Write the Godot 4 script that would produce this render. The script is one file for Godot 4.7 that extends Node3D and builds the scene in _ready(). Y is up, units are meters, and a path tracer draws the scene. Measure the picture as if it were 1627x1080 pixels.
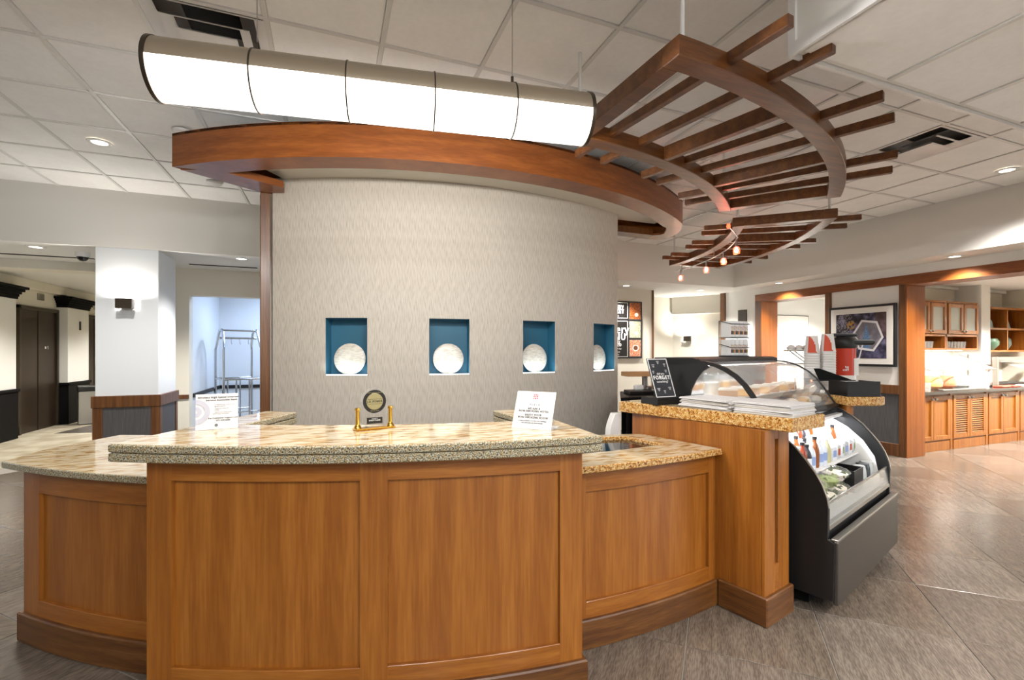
extends Node3D
# y up, metres. The ceiling grid runs along x and z; the camera looks 21 degrees to the right of -z.

const CAM_Y := 1.46
const CEIL := 3.24
const DROP := 2.79
const BULK := 2.61
var M := {}
var taken := {}
var font: SystemFont
var font_bold: SystemFont


class MB:
	var st := SurfaceTool.new()
	var x := Transform3D.IDENTITY

	func _init() -> void:
		st.begin(Mesh.PRIMITIVE_TRIANGLES)

	func vert(p: Vector3, n: Vector3, uv := Vector2.ZERO) -> void:
		st.set_normal((x.basis * n).normalized())
		st.set_uv(uv)
		st.add_vertex(x * p)

	func tri(a: Vector3, b: Vector3, c: Vector3, na: Vector3, nb: Vector3, nc: Vector3, ua := Vector2.ZERO, ub := Vector2.ZERO, uc := Vector2.ZERO) -> void:
		var g := (x.basis * b - x.basis * a).cross(x.basis * c - x.basis * a)
		vert(a, na, ua)
		if g.dot(x.basis * (na + nb + nc)) > 0.0:
			vert(c, nc, uc)
			vert(b, nb, ub)
		else:
			vert(b, nb, ub)
			vert(c, nc, uc)

	func quad(a: Vector3, b: Vector3, c: Vector3, d: Vector3, n: Vector3, uv := false) -> void:
		var u := [Vector2(0, 1), Vector2(1, 1), Vector2(1, 0), Vector2(0, 0)] if uv else [Vector2.ZERO, Vector2.ZERO, Vector2.ZERO, Vector2.ZERO]
		tri(a, b, c, n, n, n, u[0], u[1], u[2])
		tri(a, c, d, n, n, n, u[0], u[2], u[3])

	static func inset(poly: PackedVector2Array, e: PackedVector2Array, by: float) -> PackedVector2Array:
		var out := PackedVector2Array()
		var n := poly.size()
		for i in n:
			var n1 := e[(i + n - 1) % n]
			var n2 := e[i]
			out.append(poly[i] - (n1 + n2) / maxf(0.3, 1.0 + n1.dot(n2)) * by)
		return out

	# a polygon in x and z, raised from y0 to y1; what: 1 sides, 2 top, 4 bottom
	func prism(poly: PackedVector2Array, y0: float, y1: float, bev := 0.0, what := 7) -> void:
		var n := poly.size()
		var area := 0.0
		for i in n:
			area += poly[i].cross(poly[(i + 1) % n])
		var e := PackedVector2Array()
		for i in n:
			var d := (poly[(i + 1) % n] - poly[i]).normalized()
			e.append(Vector2(d.y, -d.x) * signf(area))
		var small := inset(poly, e, bev) if bev > 0.0 else poly
		if what & 1:
			for i in n:
				var j := (i + 1) % n
				var prev := e[(i + n - 1) % n]
				var next := e[j]
				var a := (e[i] + prev).normalized() if e[i].dot(prev) > 0.9 else e[i]
				var b := (e[i] + next).normalized() if e[i].dot(next) > 0.9 else e[i]
				var na := Vector3(a.x, 0, a.y)
				var nb := Vector3(b.x, 0, b.y)
				var rows := [[poly[i], poly[j], y0 + bev, y1 - bev, poly[i], poly[j], 0.0]]
				if bev > 0.0:
					rows.append([poly[i], poly[j], y1 - bev, y1, small[i], small[j], 0.8])
					rows.append([poly[i], poly[j], y0 + bev, y0, small[i], small[j], -0.8])
				for r in rows:
					var up := Vector3(0, r[6], 0)
					var p0 := Vector3(r[0].x, r[2], r[0].y)
					var p1 := Vector3(r[1].x, r[2], r[1].y)
					var p2 := Vector3(r[5].x, r[3], r[5].y)
					var p3 := Vector3(r[4].x, r[3], r[4].y)
					var ma := (na + up).normalized()
					var mb := (nb + up).normalized()
					tri(p0, p1, p2, ma, mb, mb)
					tri(p0, p2, p3, ma, mb, ma)
		if what & 6:
			var t := Geometry2D.triangulate_polygon(small)
			for k in range(0, t.size(), 3):
				var q := [small[t[k]], small[t[k + 1]], small[t[k + 2]]]
				if what & 2:
					tri(Vector3(q[0].x, y1, q[0].y), Vector3(q[1].x, y1, q[1].y), Vector3(q[2].x, y1, q[2].y), Vector3.UP, Vector3.UP, Vector3.UP)
				if what & 4:
					tri(Vector3(q[0].x, y0, q[0].y), Vector3(q[1].x, y0, q[1].y), Vector3(q[2].x, y0, q[2].y), Vector3.DOWN, Vector3.DOWN, Vector3.DOWN)

	func box(c: Vector3, s: Vector3, bev := 0.0, turn := 0.0) -> void:
		var keep := x
		x = x * Transform3D(Basis(Vector3.UP, turn), c)
		var hx := s.x / 2.0
		var hz := s.z / 2.0
		var p := PackedVector2Array([Vector2(-hx, -hz), Vector2(hx, -hz), Vector2(hx, hz), Vector2(-hx, hz)])
		if bev > 0.0:
			p = PackedVector2Array([Vector2(-hx + bev, -hz), Vector2(hx - bev, -hz), Vector2(hx, -hz + bev), Vector2(hx, hz - bev), Vector2(hx - bev, hz), Vector2(-hx + bev, hz), Vector2(-hx, hz - bev), Vector2(-hx, -hz + bev)])
		prism(p, -s.y / 2.0, s.y / 2.0, bev)
		x = keep

	func span(a: Vector3, b: Vector3, bev := 0.0) -> void:
		box((a + b) / 2.0, (b - a).abs(), bev)

	func tube(pts: Array, r: float, sides := 8, caps := true) -> void:
		var rings := []
		for i in pts.size():
			var d: Vector3 = (pts[mini(i + 1, pts.size() - 1)] - pts[maxi(i - 1, 0)]).normalized()
			var side := d.cross(Vector3.UP)
			if side.length() < 0.05:
				side = d.cross(Vector3.RIGHT)
			side = side.normalized()
			var up := side.cross(d).normalized()
			var ring := []
			for k in sides:
				var w := TAU * k / sides
				ring.append(side * cos(w) + up * sin(w))
			rings.append(ring)
		for i in pts.size() - 1:
			for k in sides:
				var l := (k + 1) % sides
				var n0: Vector3 = rings[i][k]
				var n1: Vector3 = rings[i][l]
				var n2: Vector3 = rings[i + 1][l]
				var n3: Vector3 = rings[i + 1][k]
				tri(pts[i] + n0 * r, pts[i] + n1 * r, pts[i + 1] + n2 * r, n0, n1, n2)
				tri(pts[i] + n0 * r, pts[i + 1] + n2 * r, pts[i + 1] + n3 * r, n0, n2, n3)
		if caps:
			for e in [[0, 1], [pts.size() - 1, pts.size() - 2]]:
				var n: Vector3 = (pts[e[0]] - pts[e[1]]).normalized()
				for k in range(1, sides - 1):
					tri(pts[e[0]] + rings[e[0]][0] * r, pts[e[0]] + rings[e[0]][k] * r, pts[e[0]] + rings[e[0]][k + 1] * r, n, n, n)

	# profile of (radius, y) turned about y at c, from angle w0 to w1
	func lathe(prof: Array, c := Vector3.ZERO, segs := 20, w0 := 0.0, w1 := TAU) -> void:
		for i in prof.size() - 1:
			var a: Vector2 = prof[i]
			var b: Vector2 = prof[i + 1]
			var d := (b - a).normalized()
			var flat := Vector2(d.y, -d.x)
			var na := flat
			var nb := flat
			if i > 0:
				var pd: Vector2 = (a - prof[i - 1]).normalized()
				if pd.dot(d) > 0.75:
					na = (flat + Vector2(pd.y, -pd.x)).normalized()
			if i < prof.size() - 2:
				var nd: Vector2 = (prof[i + 2] - b).normalized()
				if nd.dot(d) > 0.75:
					nb = (flat + Vector2(nd.y, -nd.x)).normalized()
			for k in segs:
				var u0 := w0 + (w1 - w0) * k / segs
				var u1 := w0 + (w1 - w0) * (k + 1) / segs
				var s0 := Vector3(sin(u0), 0, cos(u0))
				var s1 := Vector3(sin(u1), 0, cos(u1))
				var p0 := c + s0 * a.x + Vector3.UP * a.y
				var p1 := c + s1 * a.x + Vector3.UP * a.y
				var p2 := c + s1 * b.x + Vector3.UP * b.y
				var p3 := c + s0 * b.x + Vector3.UP * b.y
				var m0 := s0 * na.x + Vector3.UP * na.y
				var m1 := s1 * na.x + Vector3.UP * na.y
				var m2 := s1 * nb.x + Vector3.UP * nb.y
				var m3 := s0 * nb.x + Vector3.UP * nb.y
				if a.x > 0.0001:
					tri(p0, p1, p2, m0, m1, m2)
				if b.x > 0.0001:
					tri(p0, p2, p3, m0, m2, m3)

	func done(onto: ArrayMesh = null) -> ArrayMesh:
		return st.commit(onto) if onto else st.commit()


# ------------------------------------------------------------------ helpers
func numbered(n: String) -> String:
	var k: int = taken.get(n, 0)
	taken[n] = k + 1
	return n if k == 0 else "%s_%03d" % [n, k]


func thing(n: String, label: String, category: String, at := Vector3.ZERO, turn := 0.0, group := "") -> Node3D:
	var o := Node3D.new()
	o.name = numbered(n)
	add_child(o)
	o.position = at
	o.rotation.y = turn
	tag(o, label, category, group)
	return o


func tag(o: Node, label: String, category: String, group := "") -> void:
	o.set_meta("label", label)
	o.set_meta("category", category)
	if group:
		o.set_meta("group", group)


func part(parent: Node, n: String, mesh: Mesh, material, label := "") -> MeshInstance3D:
	var o := MeshInstance3D.new()
	o.name = n
	o.mesh = mesh
	parent.add_child(o, true)
	if material is Array:
		for k in material.size():
			o.set_surface_override_material(k, material[k])
	else:
		for k in mesh.get_surface_count():
			o.set_surface_override_material(k, material)
	if label:
		o.set_meta("label", label)
	return o


func solo(n: String, label: String, category: String, mesh: Mesh, material, at := Vector3.ZERO, turn := 0.0, group := "") -> MeshInstance3D:
	var o := part(self, numbered(n), mesh, material)
	o.position = at
	o.rotation.y = turn
	tag(o, label, category, group)
	return o


func struct(n: String, mesh: Mesh, material, label: String) -> MeshInstance3D:
	var o := part(self, n, mesh, material, label)
	o.set_meta("kind", "structure")
	o.set_meta("category", n.split("_")[0])
	return o


func dup(o: Node3D, at: Vector3, turn: float, label := "") -> Node3D:
	var c: Node3D = o.duplicate()
	c.name = numbered(str(o.name).rstrip("0123456789").trim_suffix("_"))
	add_child(c)
	c.position = at
	c.rotation.y = turn
	if label:
		c.set_meta("label", label)
	return c


func arc(c: Vector2, r: float, a0: float, a1: float, step := 2.0) -> PackedVector2Array:
	var n := maxi(2, int(ceil(absf(a1 - a0) / step)))
	var out := PackedVector2Array()
	for i in n + 1:
		var a := deg_to_rad(lerpf(a0, a1, float(i) / n))
		out.append(c + Vector2(sin(a), cos(a)) * r)
	return out


func sector(c: Vector2, r0: float, r1: float, a0: float, a1: float, step := 2.0) -> PackedVector2Array:
	var p := arc(c, r1, a0, a1, step)
	p.append_array(arc(c, r0, a1, a0, step))
	return p


func block(c: Vector2, r0: float, r1: float, a0: float, a1: float, y0: float, y1: float, bev := 0.0) -> ArrayMesh:
	var b := MB.new()
	b.prism(sector(c, r0, r1, a0, a1), y0, y1, bev)
	return b.done()


func boxm(a: Vector3, b: Vector3, bev := 0.0) -> ArrayMesh:
	var m := MB.new()
	m.span(a, b, bev)
	return m.done()


func prismm(poly: PackedVector2Array, y0: float, y1: float, bev := 0.0) -> ArrayMesh:
	var m := MB.new()
	m.prism(poly, y0, y1, bev)
	return m.done()


func tubem(pts: Array, r: float, sides := 8) -> ArrayMesh:
	var m := MB.new()
	m.tube(pts, r, sides)
	return m.done()


func lathem(prof: Array, segs := 20) -> ArrayMesh:
	var m := MB.new()
	m.lathe(prof, Vector3.ZERO, segs)
	return m.done()


func card(w: float, h: float) -> ArrayMesh:   # a print standing in x and y, facing +z, origin at its bottom middle
	var m := MB.new()
	m.quad(Vector3(-w / 2, 0, 0), Vector3(w / 2, 0, 0), Vector3(w / 2, h, 0), Vector3(-w / 2, h, 0), Vector3.BACK, true)
	return m.done()


func write(parent: Node, text: String, height: float, at: Vector3, material: Material, tilt := 0.0, bold := false, turn := 0.0, n := "lettering") -> MeshInstance3D:
	var t := TextMesh.new()
	t.text = text
	t.font = font_bold if bold else font
	t.font_size = 24
	t.pixel_size = height / 17.0
	t.depth = 0.0006
	t.curve_step = 3.0
	t.horizontal_alignment = HORIZONTAL_ALIGNMENT_CENTER
	var o := part(parent, n, t, material)
	o.position = at
	o.basis = Basis(Vector3.UP, turn) * Basis(Vector3.RIGHT, tilt)
	return o


func mat(n: String, c: Color, rough := 0.6, metal := 0.0) -> StandardMaterial3D:
	var m := StandardMaterial3D.new()
	m.resource_name = n
	m.albedo_color = c
	m.roughness = rough
	m.metallic = metal
	M[n] = m
	return m


func textured(n: String, t: Texture2D, scale: Vector3, rough: float, world := true, tint := Color.WHITE) -> StandardMaterial3D:
	var m := mat(n, tint, rough)
	m.albedo_texture = t
	m.uv1_triplanar = true
	m.uv1_world_triplanar = world
	m.uv1_scale = scale
	m.uv1_triplanar_sharpness = 8.0
	return m


func printed(n: String, t: Texture2D, rough := 0.5) -> StandardMaterial3D:
	var m := mat(n, Color.WHITE, rough)
	m.albedo_texture = t
	return m


func glass(n: String, c: Color, alpha: float, rough := 0.02) -> StandardMaterial3D:
	var m := mat(n, Color(c.r, c.g, c.b, alpha), rough)
	m.transparency = BaseMaterial3D.TRANSPARENCY_ALPHA
	return m


func glow(n: String, c: Color, energy: float) -> StandardMaterial3D:
	var m := mat(n, c, 0.5)
	m.emission_enabled = true
	m.emission = c
	m.emission_energy_multiplier = energy
	return m


func noise(size: int, freq: float, seed_: int, octaves := 3, kind := FastNoiseLite.TYPE_SIMPLEX) -> PackedByteArray:
	var f := FastNoiseLite.new()
	f.noise_type = kind
	f.seed = seed_
	f.frequency = freq
	f.fractal_octaves = octaves
	return f.get_seamless_image(size, size).get_data()


func ramp(stops: Array, v: float) -> Color:
	for i in range(1, stops.size()):
		if v <= stops[i][0]:
			return stops[i - 1][1].lerp(stops[i][1], clampf((v - stops[i - 1][0]) / (stops[i][0] - stops[i - 1][0]), 0, 1))
	return stops[-1][1]


func picture(w: int, h: int, f: Callable) -> ImageTexture:
	var data := PackedByteArray()
	data.resize(w * h * 3)
	var k := 0
	for y in h:
		for x in w:
			var c: Color = f.call(x, y)
			data[k] = int(clampf(c.r, 0, 1) * 255)
			data[k + 1] = int(clampf(c.g, 0, 1) * 255)
			data[k + 2] = int(clampf(c.b, 0, 1) * 255)
			k += 3
	return ImageTexture.create_from_image(Image.create_from_data(w, h, false, Image.FORMAT_RGB8, data))


func hexc(s: String) -> Color:
	return Color.html(s)


func aim(l: Light3D, from: Vector3, to: Vector3) -> void:
	l.position = from
	var d := (to - from).normalized()
	l.basis = Basis.looking_at(d, Vector3.FORWARD if absf(d.y) > 0.95 else Vector3.UP)


func spot(parent: Node, n: String, from: Vector3, to: Vector3, c: Color, e: float, angle := 50.0, size := 0.05) -> void:
	var l := SpotLight3D.new()
	l.name = n
	l.light_color = c
	l.light_energy = e
	l.spot_range = 20.0
	l.spot_attenuation = 2.0
	l.spot_angle = angle
	l.spot_angle_attenuation = 0.7
	l.light_size = size
	l.shadow_enabled = true
	aim(l, from, to)
	parent.add_child(l, true)


func omni(parent: Node, n: String, at: Vector3, c: Color, e: float, size := 0.04) -> void:
	var l := OmniLight3D.new()
	l.name = n
	l.light_color = c
	l.light_energy = e
	l.omni_range = 20.0
	l.omni_attenuation = 2.0
	l.light_size = size
	l.shadow_enabled = true
	l.position = at
	parent.add_child(l, true)


func area(parent: Node, n: String, from: Vector3, to: Vector3, size: Vector2, c: Color, e: float) -> void:
	var l := AreaLight3D.new()
	l.name = n
	l.light_color = c
	l.light_energy = e
	l.area_size = size
	l.area_range = 20.0
	l.area_attenuation = 2.0
	l.shadow_enabled = true
	aim(l, from, to)
	parent.add_child(l, true)


# ------------------------------------------------------------------ materials
func make_materials() -> void:
	font = SystemFont.new()
	font.font_names = PackedStringArray(["Droid Sans"])
	font_bold = SystemFont.new()
	font_bold.font_names = PackedStringArray(["Droid Sans"])
	font_bold.font_weight = 700
	var fine := noise(512, 0.045, 3, 4)
	var broad := noise(512, 0.008, 5, 2)
	var speck := noise(512, 0.12, 9, 2)
	var mid := noise(512, 0.022, 12, 3)
	var wood := picture(512, 512, func(x: int, y: int) -> Color:
		var i := y * 512 + x
		var v := 0.45 * fine[i] / 255.0 + 0.55 * broad[i] / 255.0
		return ramp([[0.2, hexc("844b12")], [0.5, hexc("925719")], [0.8, hexc("a06424")]], v))
	var walnut := picture(512, 512, func(x: int, y: int) -> Color:
		var i := y * 512 + x
		var v := 0.45 * fine[i] / 255.0 + 0.55 * broad[i] / 255.0
		return ramp([[0.2, hexc("4d2b0f")], [0.5, hexc("603a16")], [0.8, hexc("724a21")]], v))
	var cherry := picture(512, 512, func(x: int, y: int) -> Color:
		var i := y * 512 + x
		var v := 0.45 * fine[i] / 255.0 + 0.55 * broad[i] / 255.0
		return ramp([[0.2, hexc("6e3a14")], [0.5, hexc("7d451a")], [0.8, hexc("8c5222")]], v))
	textured("wood", wood, Vector3(2.4, 0.13, 2.4), 0.42)
	textured("wood_rail", wood, Vector3(0.3, 4.0, 0.3), 0.42)
	textured("wood_dark", walnut, Vector3(4.0, 0.16, 4.0), 0.4)
	textured("wood_base", walnut, Vector3(0.3, 4.0, 0.3), 0.45)
	textured("wood_long", walnut, Vector3(0.3, 3.4, 3.4), 0.38, false, hexc("fff4e8"))
	textured("wood_canopy", cherry, Vector3(0.3, 2.6, 0.3), 0.34)
	textured("wood_cabinet", wood, Vector3(3.6, 0.25, 3.6), 0.4)
	textured("wood_post", wood, Vector3(4.0, 0.16, 4.0), 0.4, true, hexc("f0dcb8"))
	for n in ["wood", "wood_rail", "wood_dark", "wood_long", "wood_canopy", "wood_cabinet", "wood_post"]:
		M[n].clearcoat_enabled = true
		M[n].clearcoat = 0.15
		M[n].clearcoat_roughness = 0.16
	# granite: polished top, the same stone rough at its edge, and the golden edge of the side bar
	textured("granite_top", picture(512, 512, func(x: int, y: int) -> Color:
		var i := y * 512 + x
		var v := 0.6 * mid[i] / 255.0 + 0.4 * fine[i] / 255.0
		var c := ramp([[0.22, hexc("9c6f3a")], [0.36, hexc("b09365")], [0.48, hexc("c0ad8c")], [0.75, hexc("cabfa8")]], v)
		return c), Vector3(0.45, 2.0, 1.5), 0.06)
	var grains := noise(512, 0.05, 21, 5)
	textured("granite_edge", picture(512, 512, func(x: int, y: int) -> Color:
		var i := y * 512 + x
		var s := grains[i] / 255.0
		var c := ramp([[0.26, hexc("33302a")], [0.40, hexc("7a745e")], [0.50, hexc("a29c84")], [0.72, hexc("c6bfa6")]], s)
		return c.lerp(hexc("a57c3c"), clampf((mid[i] / 255.0 - 0.58) * 3.0, 0, 0.6))), Vector3(4.4, 4.4, 4.4), 0.4)
	textured("granite_gold", picture(512, 512, func(x: int, y: int) -> Color:
		var i := y * 512 + x
		var s := 0.55 * grains[i] / 255.0 + 0.45 * mid[i] / 255.0
		return ramp([[0.25, hexc("4a2c14")], [0.38, hexc("a5641f")], [0.48, hexc("bb8338")], [0.58, hexc("c9a86c")], [0.8, hexc("d9c9a4")]], s)), Vector3(3.2, 3.2, 3.2), 0.3)
	# wall covering with short vertical strokes
	var stroke := noise(512, 0.085, 31, 2)
	textured("wallcovering", picture(512, 512, func(x: int, y: int) -> Color:
		var i := y * 512 + x
		var c := ramp([[0.22, hexc("9c9488")], [0.36, hexc("b0a99d")], [0.46, hexc("bdb7ab")], [0.8, hexc("c2bcb1")]], stroke[i] / 255.0)
		return c), Vector3(8.0, 0.16, 8.0), 0.75)
	# floor tile: fine brushed streaks
	var tile := picture(512, 512, func(x: int, y: int) -> Color:
		var i := y * 512 + x
		var v := 0.65 * fine[i] / 255.0 + 0.35 * broad[i] / 255.0
		return ramp([[0.25, hexc("5a5149")], [0.5, hexc("6d6359")], [0.78, hexc("7d7367")]], v))
	for k in 3:
		textured("tile_%d" % k, tile, Vector3(0.6, 1.0, 4.5), 0.22, false, [Color.WHITE, hexc("f2eee8"), hexc("e6e4e2")][k])
		M["tile_%d" % k].uv1_offset = Vector3(0.31 * k, 0, 0.17 * k)
	mat("grout", hexc("8d877e"), 0.8)
	textured("floor_cream", picture(256, 256, func(x: int, y: int) -> Color:
		return ramp([[0.2, hexc("b5ab94")], [0.8, hexc("cfc6b0")]], broad[(y * 2) * 512 + x * 2] / 255.0)), Vector3(0.5, 0.5, 0.5), 0.25)
	mat("floor_inlay", hexc("4d463f"), 0.35)
	textured("ceiling_tile", picture(256, 256, func(x: int, y: int) -> Color:
		return ramp([[0.2, hexc("ebebe9")], [0.8, hexc("f1f1ef")]], 0.5 * fine[y * 1024 + x * 2] / 255.0 + 0.5 * broad[y * 1024 + x * 2] / 255.0)), Vector3(0.8, 0.8, 0.8), 0.85)
	mat("grid_bar", hexc("d4d4d1"), 0.4)
	mat("white_paint", hexc("e0dfda"), 0.7)
	mat("cream_paint", hexc("d9d4c6"), 0.7)
	mat("white_cool", hexc("dadfe3"), 0.7)
	mat("white_metal", hexc("dededd"), 0.35)
	mat("bronze", hexc("b3a896"), 0.38, 0.75)
	mat("dark_bronze", hexc("4a4238"), 0.35, 0.7)
	mat("chrome", hexc("c9ccd0"), 0.14, 1.0)
	mat("steel", hexc("a9a6a0"), 0.3, 0.9)
	mat("brass", hexc("d8a545"), 0.16, 1.0)
	mat("black", hexc("141312"), 0.4)
	mat("black_gloss", hexc("0b0b0c"), 0.08)
	mat("black_matt", hexc("0f0e0e"), 0.7)
	M["black_matt"].metallic_specular = 0.25
	mat("case_black", hexc("100f0f"), 0.45)
	mat("case_front", hexc("4d4844"), 0.3, 0.55)
	mat("elevator", hexc("33261b"), 0.35, 0.4)
	mat("galvanized", hexc("8b8c8c"), 0.5, 0.6)
	textured("wainscot", picture(256, 256, func(x: int, y: int) -> Color:
		return ramp([[0.2, hexc("3c3b3c")], [0.8, hexc("565557")]], stroke[y * 1024 + x * 2] / 255.0)), Vector3(5, 0.06, 5), 0.6)
	mat("teal", hexc("225a72"), 0.55)
	textured("pearl", picture(256, 256, func(x: int, y: int) -> Color:
		return ramp([[0.3, hexc("bdb6a8")], [0.45, hexc("cdc7ba")], [0.7, hexc("d6d1c6")]], 0.7 * mid[y * 1024 + x * 2] / 255.0 + 0.3 * broad[y * 1024 + x * 2] / 255.0)), Vector3(1.4, 5.0, 1.4), 0.35)
	mat("white_sheet", hexc("d9d8d6"), 0.5)
	mat("ink_dark", hexc("242222"), 0.7)
	mat("ink_grey", hexc("6f6f72"), 0.7)
	mat("ink_pale", hexc("b4b4be"), 0.7)
	mat("ink_white", hexc("eeeeea"), 0.7)
	mat("ink_red", hexc("b4364e"), 0.7)
	mat("ink_navy", hexc("3c3f63"), 0.7)
	mat("chalkboard", hexc("25272c"), 0.5)
	mat("award_gold", hexc("a79f74"), 0.35, 0.5)
	mat("paper", hexc("cfccca"), 0.8)
	mat("paper_warm", hexc("c2bcb2"), 0.8)
	mat("cup_white", hexc("dcdad6"), 0.55)
	mat("cup_red", hexc("c4441f"), 0.55)
	mat("urn_red", hexc("cf3a1c"), 0.35)
	mat("case_white", hexc("eceae6"), 0.45)
	mat("case_grey", hexc("a5a7a8"), 0.4)
	mat("frame_black", hexc("191716"), 0.4)
	mat("mat_board", hexc("dcdad4"), 0.8)
	mat("cake_brown", hexc("b98a5c"), 0.7)
	mat("cream_food", hexc("f1e7d6"), 0.6)
	mat("salad_green", hexc("8d9a55"), 0.6)
	mat("salad_dark", hexc("4f5b33"), 0.6)
	mat("pastry", hexc("d9a95f"), 0.6)
	mat("bottle_red", hexc("93381a"), 0.25)
	mat("bottle_amber", hexc("8a4a1a"), 0.25)
	mat("bottle_blue", hexc("d5dbe6"), 0.2)
	mat("bottle_dark", hexc("2c2a2f"), 0.3)
	mat("bottle_olive", hexc("c2bb8c"), 0.3)
	mat("cap_dark", hexc("26201d"), 0.4)
	mat("cap_white", hexc("e6e8ea"), 0.4)
	mat("label_white", hexc("e4e6ea"), 0.5)
	mat("label_blue", hexc("8fa3cf"), 0.5)
	mat("juice", hexc("f0a64a"), 0.2)
	mat("juice_red", hexc("d9702c"), 0.2)
	mat("water", hexc("dfe6e6"), 0.1)
	mat("bag_grey", hexc("c3c6c2"), 0.35)
	mat("bag_dark", hexc("3b3d40"), 0.35)
	mat("carpet_navy", hexc("2a2c36"), 0.9)
	mat("seat_grey", hexc("8b8680"), 0.7)
	mat("towel_red", hexc("c1503c"), 0.8)
	mat("ceramic_green", hexc("56745c"), 0.3)
	mat("ceramic_dark", hexc("34423c"), 0.3)
	mat("ceramic_blue", hexc("8fb0b4"), 0.3)
	mat("granite_black", hexc("35302c"), 0.12)
	glass("clear", hexc("f4f8f7"), 0.06)
	glass("clear_tint", hexc("e8efec"), 0.14)
	glass("frosted", hexc("dfe6df"), 0.55, 0.24)
	glass("red_glass", hexc("ff6a4a"), 0.35)
	glow("lamp_diffuser", hexc("fff9f3"), 2.6)
	glow("downlight_lens", hexc("fff3df"), 5.0)
	glow("panel_lens", hexc("fff6ea"), 1.6)
	glow("sconce_glow", hexc("fffaf0"), 2.5)
	glow("strip_glow", hexc("f2fbff"), 2.5)
	glow("case_led", hexc("ffffff"), 3.0)
	glow("bulb_glow", hexc("ffe2c8"), 8.0)
	# flat prints
	M["print_hexagon"] = printed("print_hexagon", picture(480, 384, func(x: int, y: int) -> Color:
		var i := (y % 512) * 512 + x
		var n := 0.3 * mid[i] / 255.0 + 0.7 * broad[i] / 255.0
		var c := ramp([[0.25, hexc("211d25")], [0.45, hexc("34303c")], [0.6, hexc("4b4860")], [0.8, hexc("6f6c84")]], n)
		var p := Vector2(x, y)
		if y > 270 and x > 210:
			c = c.lerp(hexc("3d3c62"), 0.5 * clampf((mid[i] / 255.0) * 1.2, 0, 1))
		if x > 380 and x - y > 260:
			c = c.lerp(hexc("5b4238"), 0.6)
		if p.distance_to(Vector2(90, 80)) < 90 and fine[i] > 140:
			c = c.lerp(hexc("b4b0ad"), 0.55)
		if p.distance_to(Vector2(150, 95)) < 40 and mid[i] > 120:
			c = c.lerp(hexc("c08a3a"), 0.7)
		if p.distance_to(Vector2(150, 260)) < 70:
			c = c.lerp(hexc("a8a8b4"), 0.45 * speck[i] / 255.0)
		var inside := c.lerp(hexc("8d8a90"), 0.65)
		if x > 265 and x < 330 and absf(x - 297) < (y - 90) * 0.28:
			inside = hexc("3f5c82").lerp(hexc("7f9bb8"), fine[i] / 255.0)
		for hx in [[Vector2(310, 190), 118.0, -0.12, 9.0], [Vector2(150, 300), 100.0, 0.25, 6.0]]:
			var q: Vector2 = p - hx[0]
			var a := fposmod(q.angle() + hx[2], PI / 3.0) - PI / 6.0
			var d := q.length() * cos(a)
			if d < hx[1] and hx[1] > 110.0:
				c = inside
			if absf(d - hx[1]) < hx[3]:
				c = hexc("d6d5d8")
		return c), 0.25)
	M["print_lines"] = printed("print_lines", picture(256, 256, func(x: int, y: int) -> Color:
		var c := hexc("f0eee8")
		var p := Vector2(x, y)
		var up := 40.0 + 60.0 * absf(sin(x * 0.05)) * (1.0 - x / 400.0)
		if y > up and y < 235 and x > 12 and x < 235:
			for d in [Vector2(1, 0.45), Vector2(0.35, -1), Vector2(0.6, 0.9)]:
				var s := p.dot(d.normalized())
				if fposmod(s + 6.0 * sin(s * 0.03), 17.0) < 1.7 and speck[(y * 512 + x)] > 105:
					c = c.lerp(hexc("8b8a86"), 0.55)
		return c), 0.6)
	for k in 3:
		var base: Color = [hexc("7a3519"), hexc("8f8f6a"), hexc("b5481c")][k]
		var high: Color = [hexc("d2853f"), hexc("dcdcc4"), hexc("e9d6bd")][k]
		M["print_food_%d" % k] = printed("print_food_%d" % k, picture(96, 128, func(x: int, y: int) -> Color:
			var i := (y * 3 + 40 * k) * 512 + x * 4 + 60 * k
			var c := base.lerp(high, clampf(mid[i] / 255.0 * 1.6 - 0.4, 0, 1))
			if Vector2(x - 52, (y - 62) * 1.1).length() < 28 and k == 2:
				c = hexc("f1ebe0") if Vector2(x - 52, (y - 62) * 1.1).length() > 20 else hexc("6b3a1d")
			if Vector2(x - 60, y - 92).length() < 16 and k < 2:
				c = hexc("e8e2d2")
			return c), 0.5)
	M["print_box"] = printed("print_box", picture(96, 64, func(x: int, y: int) -> Color:
		var c := hexc("e9e9e6")
		if y > 40 and y < 56:
			c = [hexc("7a3426"), hexc("3f4650"), hexc("5d6a3c"), hexc("c9772c")][(x / 24) % 4]
		elif y > 18 and y < 40 and speck[y * 512 + x] > 130:
			c = [hexc("c4542c"), hexc("6d8a58"), hexc("d0a23c"), hexc("8a6fa0")][(x / 24) % 4]
		return c), 0.6)


# ------------------------------------------------------------------ small fittings used in several places
func downlight(at: Vector3, label: String, e := 3.0, angle := 55.0, warm := hexc("fffaf4")) -> void:
	var t := thing("recessed_light", label, "light", at, 0.0, "recessed ceiling lights")
	part(t, "trim_ring", lathem([Vector2(0.055, -0.002), Vector2(0.06, -0.008), Vector2(0.085, -0.006), Vector2(0.088, 0.0)]), M.white_metal)
	var lens := MB.new()
	lens.lathe([Vector2(0.0, -0.003), Vector2(0.056, -0.003)], Vector3.ZERO, 20)
	part(t, "lens", lens.done(), M.downlight_lens)
	spot(t, "downlight_beam", Vector3(0, -0.03, 0), Vector3(0, -1, 0), warm, e, angle, 0.05)


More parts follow.
